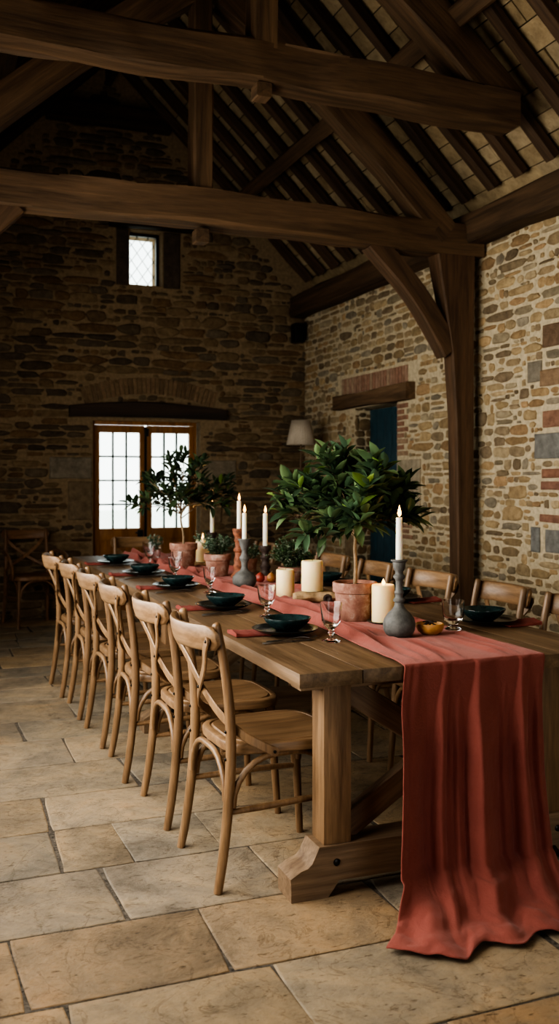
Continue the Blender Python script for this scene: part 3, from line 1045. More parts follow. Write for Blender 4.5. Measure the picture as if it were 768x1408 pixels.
def make_chair(name, mat, loc, rz, label, group=None, arms=False):
    t = thing(name, loc, label, "chair", rz, group)
    S = MB()
    zt = 0.47
    ol = lambda s, z: [(p[0], p[1], z) for p in seat_outline(s)]
    S.rings([ol(0.97, zt - 0.036), ol(0.995, zt - 0.031), ol(1.0, zt - 0.012), ol(0.985, zt - 0.003), ol(0.965, zt), ol(0.89, zt), ol(0.875, zt - 0.0045), ol(0.86, zt - 0.0035), ol(0.84, zt + 0.002), ol(0.6, zt - 0.003), ol(0.3, zt - 0.006)])
    S.build("seat", M[mat + "_X"], t, smooth_angle=0.6)
    rear = {}
    for s in (1, -1):
        pts = spline([(-0.268, s * 0.212, 0.0), (-0.247, s * 0.206, 0.12), (-0.226, s * 0.2, 0.30), (-0.217, s * 0.197, 0.46), (-0.224, s * 0.195, 0.62), (-0.243, s * 0.193, 0.76), (-0.266, s * 0.191, 0.872)], 5)
        n = len(pts)
        L = MB()
        rad = [0.0148 + 0.0032 * math.sin(PI * min(1, i / (n - 1) * 1.15)) for i in range(n)]
        pts += [pts[-1] + V((-0.001, 0, 0.006)), pts[-1] + V((-0.002, 0, 0.009))]
        rad += [rad[-1] * 0.8, rad[-1] * 0.4]
        L.tube(pts, rad, 12)
        L.build("rear_leg", M[mat], t)
        pts = spline([(0.198, s * 0.186, 0.0), (0.185, s * 0.18, 0.2), (0.172, s * 0.172, 0.445)], 6)
        L = MB()
        L.tube(pts, [lerp(0.0135, 0.0175, i / (len(pts) - 1)) for i in range(len(pts))], 12)
        L.build("front_leg", M[mat], t)
    # curved top rail behind the posts
    R = MB()
    rs = []
    nk = 22
    for k in range(nk + 1):
        u = -1 + 2 * k / nk
        yv = u * 0.224
        bow = 0.062 * (1 - u * u)
        endk = sstep(0, 0.14, 1 - abs(u))
        hh = 0.043 * (0.45 + 0.55 * endk ** 0.6)
        th = 0.0125 * (0.55 + 0.45 * endk)
        xc = -0.272 - bow
        zc = 0.832 - 0.004 * (1 - u * u)
        ring = []
        for (a, b) in ((1, -0.8), (1, 0), (0.95, 0.8), (0.5, 1.0), (-0.5, 1.0), (-0.95, 0.8), (-1.15, 0), (-0.95, -0.8), (-0.5, -1.0), (0.5, -1.0)):
            ring.append((xc + a * th - b * hh * 0.22, yv, zc + b * hh))
        rs.append(ring)
    R.rings(rs)
    R.build("top_rail", M[mat + "_Y"], t, smooth_angle=0.9)
    # crossed slats that wrap forward onto the sides of the seat
    for s in (1, -1):
        o = 0.004 * s
        cp = [(-0.300, s * 0.196, 0.822), (-0.300, s * 0.175, 0.79), (-0.278 + o, s * 0.11, 0.72), (-0.258 + o, 0.0, 0.633), (-0.232, s * -0.11, 0.567), (-0.196, s * -0.186, 0.522), (-0.15, s * -0.219, 0.488), (-0.075, s * -0.2275, 0.447)]
        nn = [(-1, 0, 0), (-1, s * 0.15, 0), (-1, s * 0.1, 0), (-1, 0, 0), (-1, s * -0.25, 0), (-0.8, s * -0.8, 0), (-0.1, s * -1, 0), (0, s * -1, 0)]
        pts = spline(cp, 6)
        nrm = spline(nn, 6)
        X = MB()
        X.ribbon(pts, nrm, 0.031, 0.0085)
        e = pts[-1]
        X.rings([[(e.x + 0.0155 * math.cos(a), e.y + d, e.z + 0.0155 * math.sin(a)) for a in [2 * PI * q / 14 for q in range(14)]] for d in (-0.0042, 0.0042)])
        e = pts[0]
        X.rings([[(e.x + d, e.y + 0.0155 * math.cos(a), e.z + 0.0155 * math.sin(a)) for a in [2 * PI * q / 14 for q in range(14)]] for d in (-0.0042, 0.0042)])
        xs = X.build("cross_slat", M[mat], t, smooth_angle=0.9)
        for (bx, by, bz, ax) in ((-0.305, s * 0.196, 0.822, "x"), (-0.236, s * -0.197, 0.52, "x"), (-0.236, s * -0.197, 0.43, "x"), (-0.075, s * -0.2325, 0.447, "y"), (-0.268 if s > 0 else -0.266, 0.0, 0.633, "x")):
            ringf = lambda r, d: [((bx - d, by + r * math.cos(a), bz + r * math.sin(a)) if ax == "x" else (bx + r * math.cos(a), by - s * d, bz + r * math.sin(a))) for a in [2 * PI * q / 10 for q in range(10)]]
            Bm = MB()
            Bm.rings([ringf(0.0055, -0.004), ringf(0.0055, 0.002), ringf(0.003, 0.004)])
            Bm.build("bolt", M["bolt"], xs)
    # bentwood arches and side stretchers
    A = [((-0.232, 0.183), (-0.232, -0.183), 0.29, 0.43), ((-0.212, 0.201), (0.172, 0.18), 0.27, 0.43), ((-0.212, -0.201), (0.172, -0.18), 0.27, 0.43), ((0.182, 0.162), (0.182, -0.162), 0.29, 0.43)]
    for (p, q, zl, zh) in A:
        pts = bent_arch((p[0], p[1], 0), (q[0], q[1], 0), zl, zh, 0.1)
        B_ = MB()
        B_.tube(pts, 0.0112, 10)
        B_.build("bentwood_arch", M[mat], t)
    for s in (1, -1):
        B_ = MB()
        B_.tube([(-0.228, s * 0.2, 0.255), (-0.1, s * 0.197, 0.258), (0.06, s * 0.188, 0.262), (0.18, s * 0.179, 0.262)], [0.0095, 0.0115, 0.0115, 0.0095], 10)
        B_.build("stretcher", M[mat], t)
    if arms:
        for s in (1, -1):
            B_ = MB()
            B_.tube(spline([(-0.225, s * 0.205, 0.66), (-0.08, s * 0.25, 0.68), (0.12, s * 0.265, 0.665), (0.2, s * 0.262, 0.62), (0.2, s * 0.24, 0.54), (0.15, s * 0.226, 0.452)], 6), 0.0145, 10)
            B_.build("armrest", M[mat], t)
    return t


def seat_label(k):
    return k


lefts = [(0.935, 3.165, 0.02, "cross-back chair at the table corner nearest the trailing red cloth, whole back in view"),
         (0.93, 3.765, -0.015, "cross-back chair second along the lit row, just beyond the full-view corner chair"),
         (0.905, 4.375, -0.05, "cross-back chair third along the lit row, before the third place setting"),
         (0.90, 4.97, 0.015, "cross-back chair fourth along the lit row counting from the red cloth end"),
         (0.895, 5.575, -0.02, "cross-back chair fifth along the lit row, second from the far door"),
         (0.875, 6.18, 0.02, "cross-back chair at the far end of the lit row, closest to the glazed double doors")]
base_chair = None
for (x, yv, rz, lab) in lefts:
    xo = x + 0.262
    if base_chair is None:
        base_chair = make_chair("dining_chair", "chair", (xo, yv, 0), rz, lab, "chairs along the lit side of the table")
    else:
        dup(base_chair, (xo, yv, 0), rz, lab, "chairs along the lit side of the table")
rights = [(3.09, 0.03, "cross-back chair beside the red cloth, cut off by the picture edge"),
          (3.66, -0.04, "cross-back chair behind the wide tumbler and dark bowl on the stone wall side"),
          (4.26, 0.05, "cross-back chair behind the tall near candle, in front of the oak wall post"),
          (4.90, -0.03, "cross-back chair before the blue door, just behind the large bay tree pot"),
          (5.50, 0.04, "cross-back chair behind the tallest pillar candle, on the stone wall side"),
          (6.10, -0.02, "cross-back chair behind the herb bush and short pillar candle"),
          (6.70, 0.02, "cross-back chair behind the dark candlestick, last on the stone wall side")]
for (yv, rz, lab) in rights:
    dup(base_chair, (2.235, yv, 0), PI + rz, lab, "chairs along the stone wall side of the table")
dup(base_chair, (1.77, 7.52, 0), -PI / 2 + 0.03, "cross-back chair at the table end before the glazed double doors", "dining chairs")
make_chair("armchair", "dark_chair", (1.06, 9.02, 0), -PI / 2 + 0.15, "dark cross-back armchair in shadow against the gable wall", None, True)

# ------------------------------------------------------------------ table
TX0, TX1, TY0, TY1, TZ = 1.13, 2.35, 2.65, 7.38, 0.76
tb = thing("trestle_table", ((TX0 + TX1) / 2 + 0.006, (TY0 + TY1) / 2, 0), "long rustic oak trestle table set for a dinner with candles", "table", -0.013)
cx0, cy0 = tb.location.x, tb.location.y
k = MB()
npl = 5
xs = [TX0, 1.345, 1.60, 1.86, 2.11, TX1]
for i in range(npl):
    a, b = xs[i], xs[i + 1]
    ys = [TY0 + random.uniform(-0.004, 0.004), TY1]
    if i % 2:
        ys = [ys[0], TY0 + random.uniform(2, 3), TY1]
    for y0, y1 in zip(ys, ys[1:]):
        sh = random.uniform(0.85, 1.1)
        k.box(((a + b) / 2 - cx0, (y0 + y1) / 2 - cy0, TZ - 0.0235 + random.uniform(-0.0006, 0.0006)), (b - a - 0.003, y1 - y0 - 0.002, 0.045), (sh, sh * 0.98, sh * 0.95), 0, 0.003)
k.box((0, 0, TZ - 0.035), (TX1 - TX0 - 0.02, TY1 - TY0 - 0.02, 0.018), (0.5, 0.5, 0.5))
k.build("tabletop", M["table"], tb)
for yt in (2.845, 5.0, 7.18):
    # shaped foot beam
    f = MB()
    side = [(-0.588, 0.0), (-0.588, 0.045), (-0.59, 0.075), (-0.555, 0.095), (-0.53, 0.102), (-0.515, 0.115), (-0.49, 0.165), (0.49, 0.165), (0.515, 0.115), (0.53, 0.102), (0.555, 0.095), (0.59, 0.075), (0.588, 0.045), (0.588, 0.0),
            (0.46, 0.0), (0.42, 0.05), (-0.42, 0.05), (-0.46, 0.0)]
    n = len(side)
    hw = 0.06
    vs = [(p[0], yt - cy0 - hw, p[1]) for p in side] + [(p[0], yt - cy0 + hw, p[1]) for p in side]
    fs = [tuple(range(n)), tuple(range(2 * n - 1, n - 1, -1))] + [(i, (i + 1) % n, n + (i + 1) % n, n + i) for i in range(n)]
    f.add(vs, fs, smooth=False)
    fb = f.build("foot_beam", M["table_foot"], tb)
    for sx in (-0.43, 0.43):
        f = MB()
        f.rings([[(sx + r * math.cos(a), yt - cy0 - hw - d, 0.11 + r * math.sin(a)) for a in [2 * PI * q / 12 for q in range(12)]] for (r, d) in ((0.012, -0.002), (0.012, 0.002), (0.007, 0.005))])
        f.build("peg", M["bolt"], fb)
    for sx in (-1, 1):
        p = MB()
        p.box((sx * 0.422, yt - cy0, 0.4375), (0.098, 0.1, 0.545), ch=0.004)
        p.build("post", M["table_leg"], tb)
    f = MB()
    f.box((0, yt - cy0, 0.6925), (1.1, 0.09, 0.045), ch=0.003)
    f.build("top_beam", M["table_foot"], tb)
    for s in (1, -1):
        beam("cross_brace", M["table_foot"], (cx0 - s * 0.375, yt + s * 0.022, 0.185), (cx0 + s * 0.375, yt + s * 0.022, 0.66), 0.04, 0.085, (0, 0, 1), tb, 4, 0.003)

# ------------------------------------------------------------------ runner
spots = []      # things standing on the cloth, so the cloth lies flat beneath them


def on_table(x, y, r):
    spots.append((x, y, r))


ITEMS = dict(tree=(1.73, 3.57, .08), p1=(1.80, 3.45, .06), stickA=(1.70, 3.13, .065), burl=(1.83, 3.13, .055), log=(1.80, 4.15, .12), p3=(1.755, 4.42, .055), stickB=(1.68, 4.83, .075), herb1=(1.74, 5.50, .09),
             stickC=(1.83, 5.36, .06), stickD=(1.99, 5.34, .06), fruit1=(1.855, 5.06, .03), fruit2=(1.91, 5.03, .03), herb2=(2.04, 5.05, .09), herb3=(2.0, 5.68, .08), tree2=(1.69, 6.09, .09), p4=(1.87, 6.25, .07),
             stickE=(2.05, 6.61, .06), tumbler=(1.97, 3.19, .05), jar=(1.69, 6.85, .06), g5=(1.53, 6.38, .05), g7=(1.60, 6.72, .04), herb4=(1.93, 6.45, .08), g8=(1.585, 5.86, .04), g4=(1.456, 5.44, .04), g3=(1.46, 4.74, .04))
for v in ITEMS.values():
    on_table(*v)


def flat(x, y):
    a = 1.0
    for (sx, sy, r) in spots:
        d = math.hypot(x - sx, y - sy)
        a = min(a, sstep(r * 0.95, r + 0.07, d))
    return a


NW = 130
Ls = []
yv = 7.3
ZC = TZ + 0.003
while yv > TY0 + 0.02:
    Ls.append(("t", yv))
    yv -= 0.024
for k in range(7):
    Ls.append(("e", k / 6))
zz = TZ - 0.03
while zz > 0.13:
    Ls.append(("h", zz))
    zz -= 0.014
for k in range(44):
    Ls.append(("f", k / 43))

PLE = [(-0.27, 0.026, 1.0), (-0.165, 0.022, 0.9), (-0.02, 0.03, 1.1), (0.30, 0.03, 1.1), (0.40, 0.03, 0.8), (-0.44, 0.03, 0.4)]
RDG = [(-0.56, 0.9), (-0.30, 0.55), (-0.255, 1.0), (-0.12, 0.5), (-0.04, 1.15), (0.20, 0.45), (0.285, 1.15), (0.44, 0.6), (0.56, 0)]


def pleat(w, z):
    """outward relief of the hanging part: panels that swell on one side and fall away to the next fold"""
    g = sstep(0.0, 0.3, TZ - z)
    g2 = sstep(0.0, 0.65, TZ - z)
    ww = w + (0.02 * nz(z * 1.6, w * 2.2) + 0.012 * nz(z * 3.5, w * 5)) * g
    v = 0.008 * g2 * math.sin(w * 14 + 2.2 + 0.5 * z)
    for i in range(len(RDG) - 1):
        a, b = RDG[i][0], RDG[i + 1][0]
        if a <= ww < b:
            t = (ww - a) / (b - a)
            k = (b - a) / 0.16
            v += RDG[i][1] * k ** 0.6 * 0.052 * (0.22 + 0.78 * g) * sstep(0.0, 0.24, t) * (1 - t) ** 0.9
    for (c, s, a) in PLE:
        ss = s * (0.42 + 0.6 * g2)
        v -= 0.016 * a * (0.35 + 0.65 * g) * math.exp(-((ww - c) / ss) ** 2)
    v += 0.003 * nz(w * 9, z * 4) + 0.0018 * nz(w * 26, z * 14)
    return v - 0.012


cv = []
for (kd, q) in Ls:
    row = []
    for i in range(NW + 1):
        w = -0.5 + i / NW
        if kd == "t":
            yv = q
            near = sstep(3.5, 2.64, yv)
            wid = lerp(0.47 + 0.03 * nz(yv * 1.1), 0.535, near)
            cx = lerp(1.755 + 0.035 * nz(yv * 0.9 + 3), 1.72, near)
            x = cx + w * wid + 0.012 * nz(yv * 3.2, w * 2)
            far_amp = 1 - near
            ph = 0.35 * nz(yv * 1.6, 4.0) + 0.06 * nz(yv * 5, 1)
            e1 = math.exp(-((w + 0.42 + 0.05 * nz(yv * 2.1, 8)) / 0.035) ** 2) * (0.8 + 0.7 * nz(yv * 2.0, 3))
            e2 = math.exp(-((w + 0.27 + ph * 0.2) / 0.045) ** 2) * (0.7 + 0.9 * nz(yv * 1.7, 13))
            e3 = math.exp(-((w - 0.40 + ph * 0.15) / 0.04) ** 2) * (0.6 + 0.7 * nz(yv * 2.3, 23))
            e4 = math.exp(-((w - 0.12 - ph * 0.4) / 0.05) ** 2) * (0.5 + 0.9 * nz(yv * 2.7, 33))
            e5 = math.exp(-((w + 0.08 + ph * 0.5) / 0.04) ** 2) * (0.5 + 0.9 * nz(yv * 2.2, 43))
            z = 0.046 * max(0, e1) + 0.048 * max(0, e2) + 0.03 * max(0, e3) + 0.024 * max(0, e4) + 0.024 * max(0, e5)
            z = z * (0.25 + 0.75 * far_amp)
            # small creases running in from the edge pleats
            zz_ = 0.0
            for (c, s, a) in PLE:
                zz_ += 0.011 * a * math.exp(-((w - c * lerp(1.0, 0.8, 1 - near) + 0.06) / 0.03) ** 2)
            z += zz_ * near * sstep(2.645, 2.75, yv) + 0.003 * abs(nz(yv * 9, w * 8))
            z *= flat(x, yv)
            row.append((x, yv, ZC + 0.002 + z))
        elif kd == "e":
            a = q * PI / 2
            x = 1.72 + w * 0.535
            rr_ = 0.014
            p = pleat(w, TZ - 0.03) * q
            yv = TY0 - 0.001 - 0.006 + rr_ * 0 - rr_ * math.sin(a) + 0.006 - max(p, -0.006) * 1.0
            z = ZC - rr_ + rr_ * math.cos(a) + 0.002
            row.append((x, yv, z))
        elif kd == "h":
            z = q
            g = sstep(0, 0.75, TZ - z)
            p = pleat(w, z)
            x = 1.72 + w * (0.535 + 0.05 * g) - 0.04 * g - 0.014 * sstep(0, 0.15, TZ - z) + 0.006 * nz(z * 3, w * 3)
            fwd = 0.055 * g * g
            yv = TY0 - 0.015 - max(p + 0.022 * g, -0.006) - fwd
            row.append((x, yv, z))
        else:
            z0 = 0.13
            p = pleat(w, z0)
            yb = TY0 - 0.015 - max(p + 0.022, -0.006) - 0.055
            s = q
            hem = 0.017 * math.sin(w * 24 + 1) + 0.03 * nz(w * 6, 5) - 0.13 * sstep(0.36, 0.52, -w) - 0.04 * sstep(0.36, 0.5, w)
            out = 0.255 + hem - 0.02 * w
            yv = yb * (1 - s) + (TY0 - 0.10 - out) * s if s > 0 else yb
            yv = lerp(yb, TY0 - 0.09 - out, s ** 0.9)
            drop = (1 - s) ** 3.4
            ripple = (0.5 + 0.5 * math.sin(w * 21 + 1.2 + 2.0 * s)) * 0.5 + (0.5 + 0.5 * math.sin(w * 37 + 3 - 3 * s)) * 0.3
            wr_ = 0.5 + 0.5 * math.sin(s * 9 + w * 8 + 2 * nz(w * 4, 2))
            z = 0.012 + (z0 - 0.012) * drop + (0.044 * ripple * (0.45 + 0.55 * s) + 0.018 * wr_ * (1 - s)) * sstep(0, 0.2, s) * (0.25 + 0.75 * (1 - s ** 6))
            x = 1.672 + w * (0.585 + 0.10 * s) - 0.065 * s + 0.012 * nz(s * 3, w * 5)
            z += 0.005 * nz(w * 20, s * 7)
            row.append((x, yv, max(z, 0.008)))
    cv.append(row)
k = MB()
k.rings(cv, closed=False, cap0=False, cap1=False)
ro = k.build("table_runner", M["runner"], smooth_angle=3.1)
sm = ro.modifiers.new("thickness", "SOLIDIFY")
sm.thickness = 0.003
sm.offset = 0
tag(ro, "terracotta red linen runner along the table, trailing over the end onto the stone floor", "table runner")


# ------------------------------------------------------------------ tableware
def make_setting(x, y, s, group, w):
    """plate, bowl, napkin, knife and fork of one place; s=1 faces +X."""
    P = MB()
    P.lathe([(0.07, 0.0), (0.082, 0.0), (0.105, 0.006), (0.128, 0.016), (0.130, 0.0185), (0.127, 0.0195), (0.100, 0.0105), (0.08, 0.007), (0.02, 0.006)], 40, wob=0.035, seed=y)
    p = P.build("dinner_plate", M["plate"], None, (x, y, TZ + 0.0085), 1.0)
    tag(p, "dark glazed dinner plate " + w, "plate", group + " plates")
    B = MB()
    B.lathe([(0.035, 0.0), (0.042, 0.0), (0.062, 0.012), (0.084, 0.034), (0.091, 0.046), (0.0905, 0.048), (0.086, 0.0465), (0.078, 0.035), (0.056, 0.015), (0.02, 0.009)], 40, wob=0.04, seed=y + 9)
    b = B.build("bowl", M["bowl"], None, (x + s * 0.008, y + 0.004, TZ + 0.0168), 1.0)
    tag(b, "dark teal stoneware bowl " + w, "bowl", group + " bowls")
    n = MB()
    rs = []
    for i in range(13):
        u = i / 12
        row = []
        hw = lerp(0.05, 0.062, u)
        for (yy, zz) in [(-1, 0.001), (-1.02, 0.006), (-0.97, 0.011), (-0.5, 0.0125), (0, 0.0145), (0.5, 0.0115), (0.97, 0.010), (1.02, 0.005), (1, 0.001)]:
            lift = 1.0 + 0.5 * sstep(0.15, 0.0, u)
            zc = zz * lift + (0.005 * nz(u * 4 + y * 5, yy * 2) if zz > 0.008 else 0)
            zc = min(zc, lerp(0.030, 0.0075, sstep(0.3, 0.5, u)))
            row.append(((-0.2 + u * 0.16) * s, yy * hw * 1.1 + 0.006 * nz(u * 5, y), max(zc, 0.0008)))
        rs.append(row)
    n.rings(rs)
    no = n.build("napkin", M["napkin"], None, (x, y + 0.05 * s, TZ), 0.9)
    tag(no, "terracotta napkin under the plate " + w, "napkin", group + " napkins")
    # cutlery lies along X on the diner's right
    kn = MB()
    yk = 0.0
    rs = []
    for (xx, hw, ht) in ((-0.11, 0.004, 0.004), (-0.105, 0.0065, 0.006), (-0.06, 0.006, 0.006), (-0.01, 0.005, 0.005), (0.005, 0.007, 0.002), (0.05, 0.0095, 0.0018), (0.09, 0.009, 0.0016), (0.108, 0.003, 0.0014)):
        rs.append([(xx, yk - hw, 0.0005), (xx, yk - hw, ht), (xx, yk + hw, ht), (xx, yk + hw, 0.0005)])
    kn.rings(rs)
    ko = kn.build("knife", M["steel"], None, (x - s * 0.05, y - s * 0.165, TZ + 0.0015), 0.6)
    ko.rotation_euler = (0, 0, 0.12 + (0 if s > 0 else PI))
    tag(ko, "steel knife beside the plate " + w, "knife", group + " knives")
    fk = MB()
    rs = []
    for (xx, hw, zc) in ((-0.105, 0.004, 0.001), (-0.1, 0.0065, 0.0015), (-0.04, 0.004, 0.003), (0.03, 0.003, 0.009), (0.05, 0.008, 0.0085), (0.065, 0.0115, 0.005)):
        rs.append([(xx, -hw, zc), (xx, -hw, zc + 0.002), (xx, hw, zc + 0.002), (xx, hw, zc)])
    fk.rings(rs)
    for j in range(4):
        yy = -0.0095 + j * 0.0063
        fk.tube([(0.063, yy, 0.006), (0.085, yy, 0.004), (0.105, yy, 0.009)], 0.0013, 6)
    fo = fk.build("fork", M["steel"], None, (x - s * 0.03, y - s * 0.138, TZ + 0.001), 0.6)
    fo.rotation_euler = (0, 0, 0.08 + (0 if s > 0 else PI))
    tag(fo, "steel fork beside the plate " + w, "fork", group + " forks")


make_setting(1.335, 3.36, 1, "lit side", "at the lit-side place nearest the trailing cloth")
make_setting(1.335, 4.12, 1, "lit side", "at the second place along the lit side")
make_setting(1.345, 4.99, 1, "lit side", "at the third place along the lit side")
make_setting(1.345, 5.76, 1, "lit side", "at the fourth place along the lit side")
make_setting(1.335, 6.58, 1, "lit side", "at the lit-side place nearest the glazed doors")
make_setting(2.19, 3.30, -1, "wall side", "behind the wide tumbler, wall side")
make_setting(2.19, 4.08, -1, "wall side", "behind the tall grey candlestick, stone wall side")
make_setting(2.19, 4.86, -1, "wall side", "behind the large bay tree pot, wall side")


def make_goblet(x, y, h, rb, label, tumbler=False):
    g = MB()
    if tumbler:
        prof = [(0.005, 0.004), (0.030, 0.0), (0.033, 0.003), (0.024, 0.010), (0.017, 0.018), (0.020, 0.026), (rb * 0.80, 0.038), (rb * 0.92, 0.055), (rb * 0.97, h * 0.7), (rb, h), (rb - 0.0025, h), (rb * 0.97 - 0.003, h * 0.7), (rb * 0.90 - 0.004, 0.058), (rb * 0.7, 0.044), (0.005, 0.040)]
    else:
        prof = [(0.004, 0.003), (0.031, 0.0), (0.034, 0.003), (0.020, 0.008), (0.0085, 0.014), (0.0075, 0.024), (0.013, 0.031), (0.0085, 0.038), (0.012, 0.046), (rb * 0.66, 0.058), (rb * 0.84, 0.075), (rb * 0.92, h * 0.75), (rb, h),
                (rb - 0.0022, h), (rb * 0.92 - 0.003, h * 0.75), (rb * 0.80 - 0.003, 0.078), (rb * 0.55, 0.064), (0.004, 0.058)]
    segs = 32
    rs = []
    for (r, z) in prof:
        ring = []
        for q in range(segs):
            a = 2 * PI * q / segs
            f = 1 + (0.025 * math.cos(8 * a) if 0.045 < z < h * 0.7 else 0)
            ring.append((r * f * math.cos(a), r * f * math.sin(a), z))
        rs.append(ring)
    g.rings(rs)
    o = g.build("tumbler" if tumbler else "goblet", M["glass"], None, (x, y, TZ + (0.0065 if x > 1.5 else 0.0005)), 1.2)
    tag(o, label, "glass", "drinking glasses")


make_goblet(1.43, 3.15, 0.143, 0.041, "clear stemmed goblet at the runner edge beside the nearest lit-side plate")
make_goblet(1.43, 3.82, 0.135, 0.041, "clear stemmed goblet in front of the short pillar candle")
make_goblet(1.456, 4.74, 0.132, 0.034, "narrow clear goblet in front of the small herb pot, by the third plate")
make_goblet(1.456, 5.44, 0.13, 0.038, "clear goblet beside the fourth lit-side plate")
make_goblet(1.53, 6.38, 0.135, 0.038, "clear goblet at the far end closest to the last lit-side plate")
make_goblet(1.60, 6.72, 0.135, 0.040, "clear goblet farthest down the table beside the little glass of herbs")
make_goblet(1.585, 5.86, 0.125, 0.036, "clear goblet on the runner before the far bay tree pot")
make_goblet(1.97, 3.19, 0.115, 0.044, "wide clear footed tumbler by the wooden bowl on the red runner", True)


# ------------------------------------------------------------------ candles
def flame_mb(c, h=0.034, r=0.0078):
    m = MB()
    m.lathe([(0.001, 0.0), (r * 0.7, h * 0.12), (r, h * 0.3), (r * 0.75, h * 0.55), (r * 0.35, h * 0.8), (0.0006, h)], 12, c)
    return m


def candle_light(x, y, z, e):
    l = bpy.data.lights.new("candle_glow", "POINT")
    l.energy = e
    l.color = (1.0, 0.55, 0.22)
    l.shadow_soft_size = 0.012
    o = bpy.data.objects.new("candle_glow", l)
    COL.objects.link(o)
    o.location = (x, y, z)


def candle(name, x, y, z, h, r, mat, label, lit, group, glow=0.5, fh=0.044):
    t = thing(name, (x, y, z), label, "candle", 0, group)
    m = MB()
    tp = 0.92 if r < 0.03 else 1.0
    prof = [(r * 0.6, 0), (r * 0.97, 0.0), (r, 0.003), (r * tp, h - r * 0.14), (r * tp * 0.96, h - r * 0.03), (r * tp * 0.86, h)]
    if r > 0.03:
        prof += [(r * 0.72, h - 0.004), (r * 0.4, h - 0.0075), (r * 0.1, h - 0.007)]
    else:
        prof += [(r * 0.3, h - 0.001)]
    m.lathe(prof, 28)
    m.build("wax", mat, t, smooth_angle=1.0)
    zt = h - (0.007 if r > 0.03 else 0.001)
    m = MB()
    m.tube([(0, 0, zt - 0.004), (0.0005, 0, zt + 0.006), (0.002, 0, zt + 0.012)], 0.0011, 6)
    m.build("wick", M["wick"], t)
    if lit:
        flame_mb((0.001, 0, zt + 0.004), fh).build("flame", M["flame"], t)
        candle_light(x, y, z + zt + 0.05, glow)
    return t


def stick(name, x, y, z, prof, mat, label, wob=0.0):
    m = MB()
    m.lathe(prof, 28, wob=wob)
    o = m.build(name, mat, None, (x, y, z), 0.8)
    return tag(o, label, "candlestick")


Zc = TZ + 0.0065
# A: tall weathered grey, bulbous base
pA = [(0.02, 0.0), (0.038, 0.0), (0.050, 0.008), (0.0585, 0.025), (0.061, 0.045), (0.056, 0.066), (0.042, 0.086), (0.027, 0.10), (0.019, 0.112), (0.017, 0.126), (0.0225, 0.132), (0.0225, 0.138), (0.015, 0.145), (0.0145, 0.155),
      (0.019, 0.163), (0.0135, 0.172), (0.013, 0.205), (0.0155, 0.212), (0.0225, 0.219), (0.0225, 0.226), (0.015, 0.233), (0.015, 0.242), (0.020, 0.248), (0.024, 0.268), (0.025, 0.277), (0.0315, 0.281), (0.0315, 0.286), (0.02, 0.287), (0.0135, 0.28), (0.012, 0.268), (0.005, 0.267)]
stick("candlestick", 1.70, 3.13, Zc, pA, M["grey_metal"], "weathered grey candlestick with round bulb base, holding the tallest near candle")
candle("taper_candle", 1.70, 3.13, Zc + 0.268, 0.175, 0.0128, M["white_wax"], "lit white taper candle in the tall grey candlestick near the cloth end", True, "taper candles")
sB = 1.13
pB = [(0.02, 0.0), (0.04, 0.0), (0.056, 0.012), (0.066, 0.035), (0.064, 0.06), (0.046, 0.082), (0.024, 0.095), (0.017, 0.11), (0.018, 0.14), (0.026, 0.155), (0.028, 0.165), (0.018, 0.18), (0.014, 0.2), (0.02, 0.215), (0.027, 0.235), (0.031, 0.255), (0.036, 0.262), (0.036, 0.266), (0.018, 0.266), (0.0135, 0.262), (0.012, 0.25), (0.004, 0.249)]
stick("candlestick", 1.68, 4.83, Zc, pB, M["grey_metal"], "squat grey candlestick with wide bulb base before the red turned candlestick")
candle("taper_candle", 1.68, 4.83, Zc + 0.25, 0.155, 0.0128, M["white_wax"], "lit white taper candle in the squat grey bulb candlestick", True, "taper candles")
pC = [(0.03, 0.0), (0.048, 0.0), (0.052, 0.008), (0.046, 0.018), (0.034, 0.028), (0.030, 0.05), (0.036, 0.07), (0.027, 0.085), (0.032, 0.105), (0.025, 0.125), (0.024, 0.15), (0.034, 0.16), (0.034, 0.17), (0.024, 0.18), (0.024, 0.21), (0.031, 0.222), (0.025, 0.235), (0.03, 0.25), (0.038, 0.265), (0.04, 0.285), (0.04, 0.293), (0.02, 0.293), (0.0145, 0.29), (0.012, 0.278), (0.004, 0.277)]
stick("candlestick", 1.83, 5.36, Zc, pC, M["red_turned"], "worn reddish turned-wood candlestick, tallest in the middle of the table")
candle("taper_candle", 1.83, 5.36, Zc + 0.278, 0.18, 0.0135, M["white_wax"], "lit white taper candle in the reddish turned-wood candlestick", True, "taper candles")
pD = [(0.03, 0.0), (0.044, 0.0), (0.046, 0.008), (0.03, 0.02), (0.024, 0.04), (0.032, 0.055), (0.034, 0.065), (0.022, 0.078), (0.021, 0.1), (0.031, 0.115), (0.023, 0.128), (0.023, 0.15), (0.033, 0.16), (0.036, 0.178), (0.036, 0.188), (0.018, 0.188), (0.0145, 0.185), (0.012, 0.172), (0.004, 0.171)]
stick("candlestick", 1.99, 5.34, Zc, pD, M["dark_turned"], "dark turned candlestick beside the leafy herb bush on the wall side")
candle("taper_candle", 1.99, 5.34, Zc + 0.173, 0.21, 0.0155, M["white_wax"], "lit white taper candle in the dark turned candlestick", True, "taper candles")
stick("candlestick", 2.05, 6.61, Zc, [(r, z * 1.07) for r, z in pD], M["dark_turned"], "dark candlestick at the far end behind the lit far pillar candle")
candle("taper_candle", 2.05, 6.61, Zc + 0.186, 0.205, 0.0155, M["white_wax"], "lit white taper candle farthest down the table against the gable wall", True, "taper candles")

